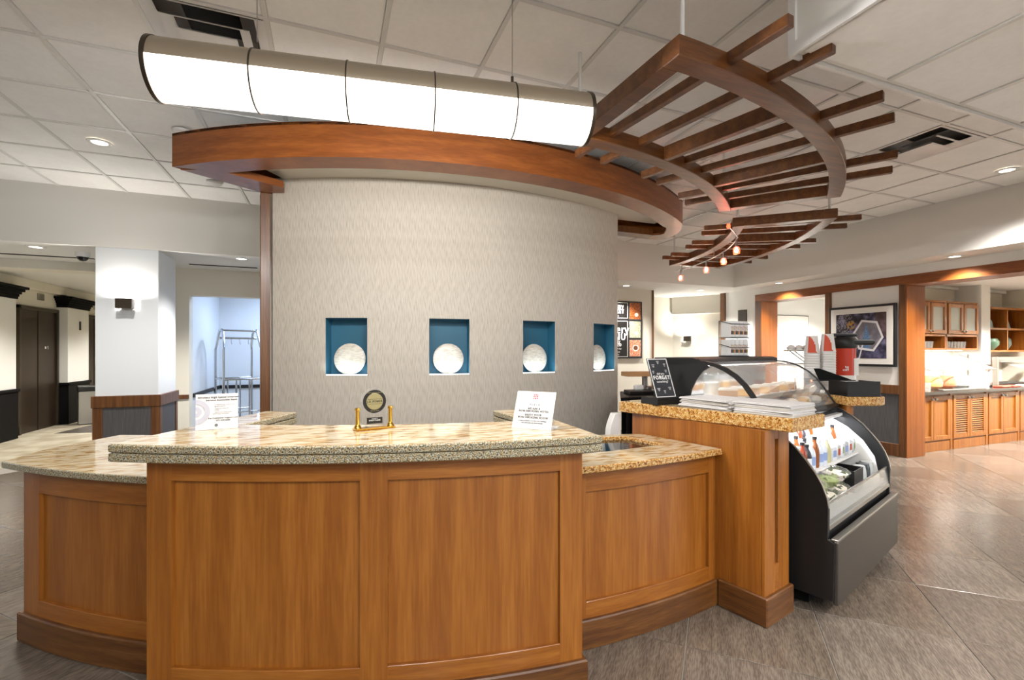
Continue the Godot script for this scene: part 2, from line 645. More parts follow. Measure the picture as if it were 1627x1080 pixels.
func sconce(at: Vector3, turn: float, label: String, e: float) -> void:
	var t := thing("wall_sconce", label, "wall lamp", at, turn)
	part(t, "back_plate", boxm(Vector3(-0.05, -0.05, 0.0), Vector3(0.05, 0.05, 0.012), 0.002), M.dark_bronze)
	var b := MB.new()
	b.span(Vector3(-0.075, -0.055, 0.012), Vector3(0.075, -0.045, 0.115))
	b.span(Vector3(-0.075, -0.045, 0.105), Vector3(0.075, 0.055, 0.115))
	b.span(Vector3(-0.075, -0.045, 0.012), Vector3(-0.068, 0.055, 0.105))
	b.span(Vector3(0.068, -0.045, 0.012), Vector3(0.075, 0.055, 0.105))
	part(t, "shade", b.done(), M.dark_bronze)
	part(t, "lamp_glass", boxm(Vector3(-0.06, -0.03, 0.03), Vector3(0.06, 0.045, 0.095), 0.01), M.sconce_glow)
	omni(t, "sconce_lamp", Vector3(0, 0.02, 0.06), hexc("fff8ee"), e, 0.04)


func vent(at: Vector3, label: String) -> void:
	var t := thing("ceiling_diffuser", label, "air vent", at)
	for k in 3:
		var o: float = [0.29, 0.21, 0.14][k]
		var i: float = o - 0.055
		var y: float = [-0.004, -0.03, -0.05][k]
		var b := MB.new()
		var q := [Vector2(-1, -1), Vector2(1, -1), Vector2(1, 1), Vector2(-1, 1)]
		for s in 4:
			var c0: Vector2 = q[s]
			var c1: Vector2 = q[(s + 1) % 4]
			b.quad(Vector3(c0.x * o, y, c0.y * o), Vector3(c1.x * o, y, c1.y * o), Vector3(c1.x * i, y + 0.028, c1.y * i), Vector3(c0.x * i, y + 0.028, c0.y * i), Vector3(0, -1, 0))
			b.quad(Vector3(c0.x * o, y + 0.004, c0.y * o), Vector3(c1.x * o, y + 0.004, c1.y * o), Vector3(c1.x * i, y + 0.032, c1.y * i), Vector3(c0.x * i, y + 0.032, c0.y * i), Vector3(0, 1, 0))
		part(t, "vane", b.done(), M.white_metal)
	part(t, "centre_plate", boxm(Vector3(-0.105, -0.03, -0.105), Vector3(0.105, -0.022, 0.105), 0.003), M.white_metal)
	var pan := MB.new()
	pan.lathe([Vector2(0.40, 0.03), Vector2(0.29, 0.12), Vector2(0.2, 0.12)], Vector3.ZERO, 4, PI / 4, PI / 4 + TAU)
	part(t, "back_pan", pan.done(), M.galvanized)
	part(t, "duct", lathem([Vector2(0.2, 0.12), Vector2(0.2, 0.43), Vector2(0.0, 0.43)]), M.galvanized)


# ------------------------------------------------------------------ the scene
func _ready() -> void:
	# camera: 36 mm-frame shift lens, level
	var cam := Camera3D.new()
	cam.name = "camera"
	cam.projection = Camera3D.PROJECTION_FRUSTUM
	cam.near = 0.05
	cam.far = 60.0
	cam.size = 2.0 * cam.near * 540.0 / 743.0
	cam.frustum_offset = Vector2(0, cam.near * 17.2 / 743.0)
	cam.position = Vector3(0, CAM_Y, 0)
	cam.rotation_degrees.y = -21.18
	cam.current = true
	add_child(cam)
	# sky and exposure
	var env := Environment.new()
	env.background_mode = Environment.BG_SKY
	var sm := ProceduralSkyMaterial.new()
	sm.sky_top_color = hexc("9fb6d0")
	sm.sky_horizon_color = hexc("dfe6ec")
	sm.ground_bottom_color = hexc("7d7a74")
	sm.ground_horizon_color = hexc("b9b8b4")
	sm.sky_energy_multiplier = 2.6
	env.sky = Sky.new()
	env.sky.sky_material = sm
	env.tonemap_mode = Environment.TONE_MAPPER_LINEAR
	env.tonemap_exposure = 1.25
	env.sdfgi_enabled = true
	env.ssao_enabled = true
	env.ssil_enabled = true
	var we := WorldEnvironment.new()
	we.name = "world"
	we.environment = env
	add_child(we)

	make_materials()
	lobby_lights()
	shell()
	ceiling()
	floors()
	far_left()
	far_right()
	feature_wall()
	canopy()
	desk()
	side_bar()
	pendant()
	pergola(1, Vector2(1.2, -5.7), 3.19, 4.11, 2.5, 41.0, 2.72)
	pergola(2, Vector2(1.3, -5.75), 3.28, 4.16, 47.5, 85.5, 2.69)
	track_light()
	display_case()
	coffee_bar()
	buffet()
	back_counter()


const UNSEEN_PANELS := [Vector2(-0.6285, 1.224), Vector2(1.1865, 1.224), Vector2(-0.6285, 3.09), Vector2(1.1865, 3.09)]


func lobby_lights() -> void:
	# unseen ceiling panels behind the camera, placed to light the desk front
	for k in UNSEEN_PANELS.size():
		var p: Vector2 = UNSEEN_PANELS[k]
		var t := thing("unseen_panel_light", "unseen square panel light behind the viewer, placed to light the desk front", "light", Vector3(p.x, CEIL, p.y), 0.0, "unseen lobby panel lights")
		part(t, "frame", boxm(Vector3(-0.29, -0.006, -0.29), Vector3(0.29, 0.05, 0.29), 0.004), M.white_metal)
		part(t, "lens", boxm(Vector3(-0.27, -0.010, -0.27), Vector3(0.27, -0.007, 0.27)), M.panel_lens)
		area(t, "panel_beam", Vector3(0, -0.02, 0), Vector3(0, -1, 0), Vector2(0.54, 0.54), hexc("f9fbff"), 6.4)
	for p in [Vector2(2.9, 0.6), Vector2(5.0, 0.6), Vector2(2.9, 2.8), Vector2(5.0, 2.8)]:  # unseen lamps behind the camera, placed to light the desk front
		downlight(Vector3(p.x, DROP, p.y), "unseen recessed light in the dropped ceiling, placed to light the desk front", 9.0, 62.0)
	downlight(Vector3(-1.842, CEIL, -4.996), "round recessed light in the ceiling tile left of the canopy", 5.0, 62.0)
	downlight(Vector3(6.209, CEIL, -2.533), "round recessed light in the ceiling tiles near the right bulkhead", 6.0, 62.0)
	downlight(Vector3(-4.3, CEIL, -3.1), "unseen recessed light out of view at the left, lighting the left floor", 2.5, 62.0)  # out of view, lights the left floor
	downlight(Vector3(7.08, BULK, -3.36), "round recessed light over the wooden header of the buffet opening", 5.0, 62.0)
	downlight(Vector3(7.08, BULK, -5.75), "round recessed light over the wooden header of the doorway", 5.0, 62.0)
	downlight(Vector3(6.55, BULK, -7.0), "round recessed light in the soffit in front of the alcove", 5.0, 62.0)
	downlight(Vector3(4.85, BULK, -6.95), "round recessed light in the soffit over the menu boards", 5.0, 62.0)
	downlight(Vector3(-3.04, BULK, -6.72), "round recessed light in the soffit left of the white column", 4.0, 62.0)
	downlight(Vector3(-1.04, BULK, -6.66), "round recessed light in the soffit right of the white column", 4.0, 62.0)


func shell() -> void:
	# the dropped white soffit at the upper right
	var s := struct("trim_1", boxm(Vector3(1.94, DROP + 0.012, -1.505), Vector3(6.83, CEIL + 0.02, 5.0), 0.004), M.white_paint, "dropped white ceiling soffit at the upper right")
	for i in 8:
		for k in 5:
			var x0 := 1.97 + 0.606 * i
			var z0 := -1.475 + 1.21 * k
			if x0 + 0.58 < 6.83 and z0 + 1.1 < 5.0:
				part(s, "soffit_panel", boxm(Vector3(x0, DROP + 0.004, z0), Vector3(x0 + 0.576, DROP + 0.014, z0 + 1.18), 0.003), M.ceiling_tile)
				part(s, "soffit_bar", boxm(Vector3(x0 + 0.5785, DROP - 0.003, z0), Vector3(x0 + 0.6035, DROP + 0.012, z0 + 1.19)), M.grid_bar)
	part(s, "edge_angle", boxm(Vector3(1.925, DROP - 0.006, -1.52), Vector3(1.94, DROP + 0.05, 5.0)), M.white_metal)
	part(s, "edge_angle", boxm(Vector3(1.925, DROP - 0.006, -1.52), Vector3(6.83, DROP + 0.05, -1.505)), M.white_metal)
	part(s, "corner_angle", boxm(Vector3(1.925, DROP + 0.05, -1.52), Vector3(1.96, CEIL, -1.485)), M.white_metal)
	# bulkheads
	struct("wall_back", boxm(Vector3(-8.0, BULK, -7.75), Vector3(3.0, CEIL + 0.6, -6.46)), M.white_paint, "white bulkhead over the elevator lobby and the cart room")
	struct("wall_back_2", boxm(Vector3(3.0, BULK, -8.7), Vector3(8.4, CEIL + 0.6, -6.46)), M.white_paint, "white bulkhead over the menu boards")
	struct("wall_right", boxm(Vector3(6.83, BULK, -6.46), Vector3(7.8, CEIL + 0.6, 5.2)), M.white_paint, "white bulkhead along the right side")
	# the right wall: pier between doorway and buffet opening, and an unseen window wall nearer the camera, placed for cool daylight
	var w := MB.new()
	w.span(Vector3(7.32, 0, -7.15), Vector3(7.68, BULK, -6.3))
	w.span(Vector3(7.32, 0, -5.12), Vector3(7.68, BULK, -4.0))
	w.span(Vector3(7.32, 2.37, -6.3), Vector3(7.68, BULK, -5.12))
	w.span(Vector3(7.32, 2.37, -4.0), Vector3(7.68, BULK, -1.7))
	w.span(Vector3(7.32, 0, -1.7), Vector3(7.68, BULK, -1.2))
	w.span(Vector3(7.32, 0, 1.6), Vector3(7.68, BULK, 2.0))
	w.span(Vector3(7.32, 0, 4.8), Vector3(7.68, BULK, 5.2))
	w.span(Vector3(7.32, 0, -1.2), Vector3(7.68, 0.4, 4.8))
	w.span(Vector3(7.32, 2.5, -1.2), Vector3(7.68, BULK, 4.8))
	struct("wall_right_2", w.done(), M.white_paint, "white wall with the doorway and the framed hexagon picture")
	for k in 2:
		var z0: float = [-1.2, 2.0][k]
		var z1: float = [1.6, 4.8][k]
		var f := MB.new()
		for z in [z0 + 0.03, (z0 + z1) / 2.0, z1 - 0.03]:
			f.span(Vector3(7.46, 0.4, z - 0.03), Vector3(7.54, 2.5, z + 0.03))
		f.span(Vector3(7.46, 0.4, z0), Vector3(7.54, 0.46, z1))
		f.span(Vector3(7.46, 2.44, z0), Vector3(7.54, 2.5, z1))
		var win := struct("window_%d" % (k + 1), f.done(), M.white_metal, "unseen lobby window beside the viewer, placed to let in cool daylight")
		part(win, "pane", boxm(Vector3(7.495, 0.46, z0 + 0.06), Vector3(7.505, 2.44, z1 - 0.06)), M.clear)
	struct("wall_left", boxm(Vector3(-8.2, 0, -7.75), Vector3(-8.0, CEIL + 0.6, 5.2)), M.white_paint, "white wall far at the left")
	struct("wall_front", boxm(Vector3(-8.2, 0, 5.0), Vector3(7.8, CEIL + 0.6, 5.2)), M.white_paint, "white wall behind the viewer")
	# wood trim of the right wall
	var t := struct("trim_2", boxm(Vector3(7.30, 2.37, -6.43), Vector3(7.321, 2.49, -1.6), 0.003), M.wood_canopy, "long stained wooden header over doorway and buffet opening")
	part(t, "header_soffit", boxm(Vector3(7.30, 2.355, -4.0), Vector3(7.70, 2.37, -1.7)), M.wood_canopy)
	part(t, "header_soffit", boxm(Vector3(7.30, 2.355, -6.3), Vector3(7.70, 2.37, -5.12)), M.wood_canopy)
	part(t, "jamb_casing", boxm(Vector3(7.30, 0, -6.43), Vector3(7.321, 2.37, -6.3), 0.003), M.wood_dark)
	part(t, "jamb_liner", boxm(Vector3(7.30, 0, -6.3), Vector3(7.70, 2.355, -6.285), 0.003), M.wood_post)
	part(t, "jamb_casing", boxm(Vector3(7.30, 0, -5.12), Vector3(7.321, 2.37, -5.02), 0.003), M.wood_dark)
	part(t, "jamb_casing", boxm(Vector3(7.30, 0, -4.085), Vector3(7.321, 2.37, -4.0), 0.003), M.wood_dark)
	part(t, "jamb_liner", boxm(Vector3(7.30, 0, -4.0), Vector3(7.70, 2.355, -3.985), 0.003), M.wood_post)
	part(t, "jamb_liner", boxm(Vector3(7.30, 0, -1.7), Vector3(7.70, 2.355, -1.685), 0.003), M.wood_post)
	part(t, "corner_post", boxm(Vector3(7.29, 0, -7.25), Vector3(7.34, BULK, -7.13), 0.003), M.wood_dark)
	# wainscot under the hexagon picture
	var d := struct("trim_3", boxm(Vector3(7.312, 0.17, -5.02), Vector3(7.321, 0.86, -4.085)), M.wainscot, "dark ribbed wainscot panel under the hexagon picture")
	part(d, "chair_rail", boxm(Vector3(7.29, 0.86, -5.02), Vector3(7.321, 0.985, -4.085), 0.004), M.wood_dark)
	part(d, "baseboard", boxm(Vector3(7.29, 0, -5.02), Vector3(7.321, 0.17, -4.085), 0.004), M.wood_dark)
	# menu wall and the alcove with the sconce
	struct("wall_back_3", boxm(Vector3(1.0, 0, -7.55), Vector3(5.70, BULK, -7.33)), M.cream_paint, "cream wall carrying the menu boards")
	struct("trim_4", boxm(Vector3(5.69, 0, -7.36), Vector3(5.725, BULK, -7.31)), M.wood_dark, "thin dark wood strip at the end of the menu wall")
	struct("wall_back_4", boxm(Vector3(5.5, 0, -8.4), Vector3(7.0, BULK, -8.2)), M.cream_paint, "cream back wall of the alcove")
	var a := MB.new()
	a.prism(PackedVector2Array([Vector2(6.92, -8.2), Vector2(7.64, -7.15), Vector2(7.9, -7.2), Vector2(7.2, -8.5)]), 0, BULK)
	struct("wall_back_5", a.done(), M.cream_paint, "slanted cream alcove wall with a bright sconce")
	struct("trim_5", prismm(PackedVector2Array([Vector2(6.86, -8.16), Vector2(7.58, -7.12), Vector2(7.64, -7.15), Vector2(6.92, -8.2)]), 2.24, BULK), M.cream_paint, "shallow cream soffit box over the sconce")


func ceiling() -> void:
	var c := struct("ceiling", boxm(Vector3(-8.2, CEIL + 0.45, -6.5), Vector3(7.0, CEIL + 0.6, 5.2)), M.white_paint, "suspended ceiling of square white tiles")
	var tile := boxm(Vector3(-0.2895, 0.008, -0.298), Vector3(0.2895, 0.022, 0.298), 0.003)
	var x0 := -1.536
	var z0 := -2.197
	var px := 0.605
	var pz := 0.622
	var rest := MB.new()
	var spots := []
	for i in range(-11, 14):
		for k in range(-7, 12):
			var at := Vector3(x0 + px * (i + 0.5), CEIL, z0 + pz * (k + 0.5))
			if at.x < -8.1 or at.x > 7.0 or at.z < -6.6 or at.z > 5.1:
				continue
			if at.x > 2.1 and at.z > -1.6:
				continue
			var skip := false
			for v in [Vector2(-0.63, -3.13), Vector2(4.816, -2.508)]:
				skip = skip or (absf(at.x - v.x) < 0.25 and absf(at.z - v.y) < 0.25)
			for p in UNSEEN_PANELS:
				skip = skip or (absf(at.x - p.x) < 0.31 and absf(at.z - p.y) < 0.31)
			if not skip:
				spots.append(at)
	for at in spots:
		var view: Vector3 = Basis(Vector3.UP, deg_to_rad(21.18)) * at
		if view.z < -0.9 and absf(view.x / view.z) < 1.35 and (CEIL - CAM_Y) / -view.z < 0.95:
			part(c, "ceiling_tile", tile, M.ceiling_tile).position = at
		else:
			rest.box(at + Vector3(0, 0.015, 0), Vector3(0.579, 0.014, 0.596))
	part(c, "outer_tiles", rest.done(), M.ceiling_tile).set_meta("kind", "stuff")
	for i in range(-11, 15):
		var x := x0 + px * i
		if x < 6.83:
			var z1 := -1.52 if x > 1.94 else 5.0
			part(c, "grid_bar", boxm(Vector3(x - 0.0125, CEIL, -6.46), Vector3(x + 0.0125, CEIL + 0.03, z1)), M.grid_bar)
	for k in range(-7, 13):
		var z := z0 + pz * k
		if z > -6.46 and z < 5.0:
			var x1 := 1.925 if z > -1.52 else 6.83
			part(c, "grid_bar", boxm(Vector3(-8.0, CEIL + 0.001, z - 0.012), Vector3(x1, CEIL + 0.03, z + 0.012)), M.grid_bar)
	vent(Vector3(-0.628, CEIL + 0.005, -3.130), "square white ceiling air diffuser behind the left end of the pendant")
	vent(Vector3(4.8165, CEIL + 0.005, -2.508), "square white ceiling air diffuser beyond the slatted wooden trellis")
	for q in [[Vector3(-1.12, CEIL, -4.50), "small round white detector on the ceiling behind the canopy tip"], [Vector3(-1.15, CEIL, -5.75), "round white speaker grille low on the ceiling behind the canopy"]]:
		solo("ceiling_detector", q[1], "detector", lathem([Vector2(0.0, -0.03), Vector2(0.05, -0.03), Vector2(0.07, -0.018), Vector2(0.075, 0.0)]), M.white_metal, q[0])


func floors() -> void:
	var f := struct("floor", boxm(Vector3(-8.2, -0.12, -8.6), Vector3(11.6, -0.004, 5.2)), M.grout, "grey brown stone tile floor laid diagonally")
	part(f, "corridor_floor", boxm(Vector3(-8.2, -0.12, -14.6), Vector3(1.0, 0.001, -7.7)), M.floor_cream, "smooth cream corridor floor")
	part(f, "floor_inlay", prismm(PackedVector2Array([Vector2(-4.55, -10.6), Vector2(-4.3, -12.1), Vector2(-2.2, -12.1), Vector2(-2.6, -10.2)]), 0.0, 0.003), M.floor_inlay, "dark triangular inlay in the cream floor")
	# 0.635 by 0.617 tiles at 45 degrees: u runs to the near right, v to the far right
	var plate := boxm(Vector3(-0.3058, -0.012, -0.3148), Vector3(0.3058, 0.0, 0.3148), 0.001)
	var rng := RandomNumberGenerator.new()
	rng.seed = 7
	var near := []
	var far := MB.new()
	for iu in range(-16, 26):
		for iv in range(-22, 22):
			var u := 2.463 + 0.617 * (iu + 0.5)
			var v := -0.147 + 0.635 * (iv + 0.5)
			var at := Vector3((u + v) / sqrt(2.0), 0, (v - u) / sqrt(2.0))
			if at.x < -8.3 or at.x > 11.6 or at.z > 5.2 or at.z < -8.9 or (at.z < -7.45 and at.x < 1.2):
				continue
			var view := Basis(Vector3.UP, deg_to_rad(21.18)) * at
			var seen := view.z < -1.2 and absf(view.x / view.z) < 1.25 and CAM_Y / -view.z < 0.95
			var hidden := Vector2(at.x - 1.25, at.z + 5.9).length() < 3.3 and at.x < 2.6
			if seen and not hidden:
				near.append([view.length(), at])
			else:
				far.x = Transform3D(Basis(Vector3.UP, PI / 4), at)
				far.box(Vector3(0, -0.006, 0), Vector3(0.611, 0.012, 0.629))
	near.sort_custom(func(a, b): return a[0] < b[0])
	for k in near.size():
		if k < 300:
			var o := part(f, "floor_tile", plate, M["tile_%d" % rng.randi_range(0, 2)])
			o.position = near[k][1]
			o.rotation.y = PI / 4 + PI * rng.randi_range(0, 1)
		else:
			far.x = Transform3D(Basis(Vector3.UP, PI / 4), near[k][1])
			far.box(Vector3(0, -0.006, 0), Vector3(0.611, 0.012, 0.629))
	part(f, "outer_tiles", far.done(), M.tile_1).set_meta("kind", "stuff")


# ------------------------------------------------------------------ left background
func far_left() -> void:
	# white column with a dark wainscot
	var c := struct("wall_column", boxm(Vector3(-2.42, 0.0, -7.09), Vector3(-1.84, BULK, -6.46), 0.004), M.white_cool, "white square column with sconce and dark wainscot")
	var cap := MB.new()
	cap.span(Vector3(-2.45, 0.83, -7.12), Vector3(-1.81, 0.96, -6.43), 0.004)
	part(c, "wainscot_cap", cap.done(), M.wood_dark)
	for q in [[Vector3(-2.44, 0, -6.46), Vector3(-2.35, 0.83, -6.44)], [Vector3(-1.91, 0, -6.46), Vector3(-1.82, 0.83, -6.44)], [Vector3(-1.84, 0, -6.53), Vector3(-1.82, 0.83, -6.46)], [Vector3(-1.84, 0, -7.1), Vector3(-1.82, 0.83, -7.03)]]:
		part(c, "wainscot_stile", boxm(q[0], q[1], 0.003), M.wood_dark)
	part(c, "wainscot_panel", boxm(Vector3(-2.35, 0.0, -6.46), Vector3(-1.91, 0.83, -6.45)), M.wainscot)
	part(c, "wainscot_panel", boxm(Vector3(-1.84, 0.0, -7.03), Vector3(-1.83, 0.83, -6.53)), M.wainscot)
	sconce(Vector3(-2.13, 1.985, -6.46), 0.0, "small dark box sconce glowing upward on the white column", 0.8)
	# beam and wall in the plane z = -7.7
	struct("trim_6", boxm(Vector3(-8.0, 2.5, -8.0), Vector3(-2.6, 2.72, -7.7)), M.cream_paint, "low beam across the elevator lobby")
	var w := MB.new()
	w.span(Vector3(-2.75, 0, -7.9), Vector3(-1.845, BULK, -7.72))
	w.span(Vector3(-1.845, 2.235, -7.9), Vector3(0.6, BULK, -7.72))
	w.span(Vector3(0.6, 0, -7.9), Vector3(1.2, BULK, -7.72))
	struct("wall_left_2", w.done(), M.cream_paint, "cream wall with the opening to the luggage cart room")
	struct("trim_7", boxm(Vector3(-2.2, 0.79, -7.72), Vector3(-1.845, 0.85, -7.70), 0.004), M.wood_dark, "dark chair rail left of the luggage cart room")
	var r := MB.new()
	r.span(Vector3(-2.0, 0, -9.7), Vector3(-1.845, 2.62, -7.9))
	r.span(Vector3(-2.0, 0, -9.8), Vector3(1.2, 2.62, -9.6))
	r.span(Vector3(1.0, 0, -9.7), Vector3(1.2, 2.62, -7.9))
	r.span(Vector3(-2.0, 2.6, -9.8), Vector3(1.2, 2.75, -7.75))
	struct("wall_cart_room", r.done(), M.white_cool, "cool white walls of the luggage cart room")
	struct("trim_8", boxm(Vector3(-1.845, 0.79, -9.6), Vector3(-1.825, 0.85, -7.9), 0.004), M.black, "black chair rail on the side wall of the cart room")
	struct("trim_9", boxm(Vector3(-1.825, 0.79, -9.6), Vector3(1.0, 0.85, -9.58), 0.004), M.black, "black chair rail on the back wall of the cart room")
	var lt := thing("unseen_panel_light", "unseen cool square ceiling light, placed to light the luggage cart room", "light", Vector3(-0.6, 2.6, -8.6))  # lamp out of view, placed to give the cart room its bluish light
	part(lt, "frame", boxm(Vector3(-0.3, -0.01, -0.3), Vector3(0.3, 0.0, 0.3), 0.003), M.white_metal)
	part(lt, "lens", boxm(Vector3(-0.27, -0.014, -0.27), Vector3(0.27, -0.011, 0.27)), M.panel_lens)
	area(lt, "panel_beam", Vector3(0, -0.03, 0), Vector3(0, -1, 0), Vector2(0.54, 0.54), hexc("c6dcff"), 4.0)
	cart()
	# elevator lobby
	struct("wall_elevator", boxm(Vector3(-5.3, 0, -14.4), Vector3(-5.05, 2.85, -7.75)), M.cream_paint, "cream wall with the elevator doors")
	struct("wall_lobby_end", boxm(Vector3(-5.3, 0, -14.6), Vector3(-1.9, 2.85, -14.4)), M.cream_paint, "cream end wall of the elevator lobby")
	struct("wall_lobby_side", boxm(Vector3(-2.0, 0, -14.4), Vector3(-1.9, 2.85, -9.8)), M.cream_paint, "cream side wall of the elevator lobby")
	struct("ceiling_2", boxm(Vector3(-5.3, 2.72, -14.6), Vector3(-1.9, 2.9, -7.9)), M.white_paint, "white ceiling of the elevator lobby")
	struct("trim_10", boxm(Vector3(-5.05, 2.56, -14.4), Vector3(-4.93, 2.72, -8.0), 0.01), M.cream_paint, "stepped cream ceiling border over the elevators")
	for k in 2:
		var z: float = [-9.95, -12.3][k]
		var half: float = [0.28, 0.43][k]
		var p := struct("wall_pilaster_%d" % (k + 1), boxm(Vector3(-5.05, 0.0, z - half), Vector3(-4.88, 2.4, z + half)), M.white_paint, ["white pilaster with black crown at the left edge", "white pilaster with black crown between the elevators"][k])
		var crown := MB.new()
		for s in 5:
			var o := 0.02 + 0.1 * pow(s / 4.0, 1.6)
			crown.span(Vector3(-5.05, 2.32 + 0.042 * s, z - half - o), Vector3(-4.88 + o, 2.362 + 0.042 * s, z + half + o), 0.004)
		part(p, "crown", crown.done(), M.black_matt, "black stepped crown moulding")
		part(p, "wainscot", boxm(Vector3(-5.05, 0.0, z - half - 0.02), Vector3(-4.86, 0.78, z + half + 0.02), 0.006), M.black_matt)
		part(p, "wainscot_cap", boxm(Vector3(-5.05, 0.78, z - half - 0.04), Vector3(-4.84, 0.83, z + half + 0.04), 0.008), M.black_matt)
	part(get_node("wall_pilaster_1"), "baseboard", boxm(Vector3(-5.05, 0.0, -10.6), Vector3(-5.03, 0.14, -10.25)), M.black_matt)
	for k in 2:
		var z: float = [-11.2, -13.4][k]
		var t := thing("elevator_doorway", ["dark bronze elevator doorway left of the white pilaster", "dark elevator doorway behind the steel bin, partly hidden by the column"][k], "elevator", Vector3(-5.045, 0, z), PI / 2)
		for s in [-1, 1]:
			part(t, "jamb", boxm(Vector3(s * 0.6 - 0.03, 0, 0.0), Vector3(s * 0.6 + 0.03, 2.26, 0.05), 0.004), M.dark_bronze)
		part(t, "lintel", boxm(Vector3(-0.63, 2.2, 0.0), Vector3(0.63, 2.26, 0.05), 0.004), M.dark_bronze)
		part(t, "door_leaf", boxm(Vector3(-0.57, 0.005, 0.0), Vector3(-0.02, 2.2, 0.012)), M.elevator)
		part(t, "door_leaf", boxm(Vector3(-0.015, 0.005, 0.0), Vector3(0.57, 2.2, 0.02)), M.elevator)
		var mark := boxm(Vector3(0.2, 1.5, 0.02), Vector3(0.24, 1.54, 0.023))
		part(t, "car_number", mark, M.ink_white)
		write(t, "1", 0.06, Vector3(0.30, 1.52, 0.021), M.ink_white, 0, true)
		solo("floor_indicator", ["small square steel floor indicator over the elevator door left of the pilaster", "small square steel floor indicator over the hidden elevator"][k], "indicator", boxm(Vector3(-0.1, -0.06, 0), Vector3(0.1, 0.06, 0.02), 0.004), M.steel, Vector3(-5.05, 2.46, z - 0.1), PI / 2)
	solo("call_button_plate", "thin dark call button plate on the white pilaster", "button plate", boxm(Vector3(-0.03, -0.09, 0), Vector3(0.03, 0.09, 0.012), 0.003), M.black, Vector3(-4.88, 1.98, -12.35), PI / 2)
	var b := thing("waste_bin", "brushed steel square bin with black lid beside the elevator", "bin", Vector3(-4.5, 0, -11.85), 0.4)
	part(b, "body", boxm(Vector3(-0.2, 0.02, -0.2), Vector3(0.2, 0.66, 0.2), 0.01), M.steel)
	part(b, "lid", boxm(Vector3(-0.21, 0.66, -0.21), Vector3(0.21, 0.76, 0.21), 0.015), M.black)
	part(b, "base", boxm(Vector3(-0.19, 0.0, -0.19), Vector3(0.19, 0.02, 0.19)), M.black)
	var d := thing("dome_camera", "white ceiling dome camera with dark half globe", "camera", Vector3(-2.72, BULK, -6.95))
	part(d, "housing", lathem([Vector2(0.06, -0.05), Vector2(0.068, -0.04), Vector2(0.07, 0.0)]), M.white_metal)
	part(d, "dome", lathem([Vector2(0.0, -0.1), Vector2(0.03, -0.092), Vector2(0.05, -0.072), Vector2(0.056, -0.05)]), M.black_gloss)
	var d2 := thing("smoke_detector", "white smoke detector on the elevator lobby ceiling beside the column", "detector", Vector3(-3.3, 2.72, -9.4))
	part(d2, "base", lathem([Vector2(0.09, -0.025), Vector2(0.095, 0.0)]), M.white_metal)
	part(d2, "body", lathem([Vector2(0.0, -0.09), Vector2(0.05, -0.085), Vector2(0.075, -0.06), Vector2(0.085, -0.025)]), M.white_metal)
	for q in [[-3.9, -2.75], [-1.75, -0.95]]:
		solo("slot_vent", "long thin dark slot vent in the soffit " + ("left" if q[0] < -3.0 else "right") + " of the column", "air vent", boxm(Vector3(q[0], BULK - 0.004, -7.36), Vector3(q[1], BULK + 0.001, -7.30)), M.black_matt)
	for z in [-9.3, -11.2, -13.0]:  # lamps hidden from the camera, placed to light the elevator lobby
		downlight(Vector3(-3.6, 2.72, z), "unseen recessed light in the elevator lobby ceiling, placed to light the lobby", 5.0, 62.0)


func cart() -> void:
	var t := thing("luggage_cart", "chrome birdcage luggage cart with navy carpet deck", "luggage cart", Vector3(-1.37, 0, -8.5), 0.39)
	var hx := 0.26
	var hz := 0.27
	for sx in [-1, 1]:
		for sz in [-1, 1]:
			part(t, "post", tubem([Vector3(sx * hx, 0.3, sz * hz), Vector3(sx * hx, 1.48, sz * hz), Vector3(sx * (hx - 0.01), 1.54, sz * (hz - 0.02)), Vector3(sx * (hx - 0.02), 1.74, sz * 0.13), Vector3(sx * (hx - 0.02), 1.78, sz * 0.06)], 0.019, 10), M.chrome)
			part(t, "caster", tubem([Vector3(sx * 0.22 - 0.02, 0.08, sz * 0.22), Vector3(sx * 0.22 + 0.02, 0.08, sz * 0.22)], 0.08, 14), M.black)
	for sx in [-1, 1]:
		part(t, "end_bow", tubem([Vector3(sx * (hx - 0.02), 1.78, -0.07), Vector3(sx * (hx - 0.02), 1.785, 0.07)], 0.019, 10), M.chrome)
		part(t, "end_rail", tubem([Vector3(sx * hx, 1.02, -hz), Vector3(sx * hx, 1.02, hz)], 0.012), M.chrome)
	for z in [-0.06, 0.06]:
		part(t, "top_bar", tubem([Vector3(-hx, 1.78, z), Vector3(hx, 1.78, z)], 0.014), M.chrome)
	part(t, "hanger_bar", tubem([Vector3(-hx, 1.66, 0.0), Vector3(hx, 1.66, 0.0)], 0.017), M.chrome)
	for k in 3:
		part(t, "hook", tubem([Vector3(-0.1 + 0.12 * k, 1.65, 0.0), Vector3(-0.1 + 0.12 * k, 1.58, 0.0), Vector3(-0.085 + 0.12 * k, 1.565, 0.0)], 0.005, 6), M.chrome)
	for z in [-hz, hz]:
		part(t, "side_rail", tubem([Vector3(-hx, 1.02, z), Vector3(hx, 1.02, z)], 0.014), M.chrome)
		part(t, "low_rail", tubem([Vector3(-hx, 0.52, z), Vector3(hx, 0.52, z)], 0.01), M.chrome)
		for k in 2:
			part(t, "baluster", tubem([Vector3(-0.09 + 0.18 * k, 0.3, z), Vector3(-0.09 + 0.18 * k, 1.02, z)], 0.013), M.chrome)
	part(t, "deck", boxm(Vector3(-0.3, 0.17, -0.31), Vector3(0.3, 0.3, 0.31), 0.02), M.chrome)
	part(t, "carpet", boxm(Vector3(-0.28, 0.3, -0.29), Vector3(0.28, 0.312, 0.29), 0.004), M.carpet_navy)


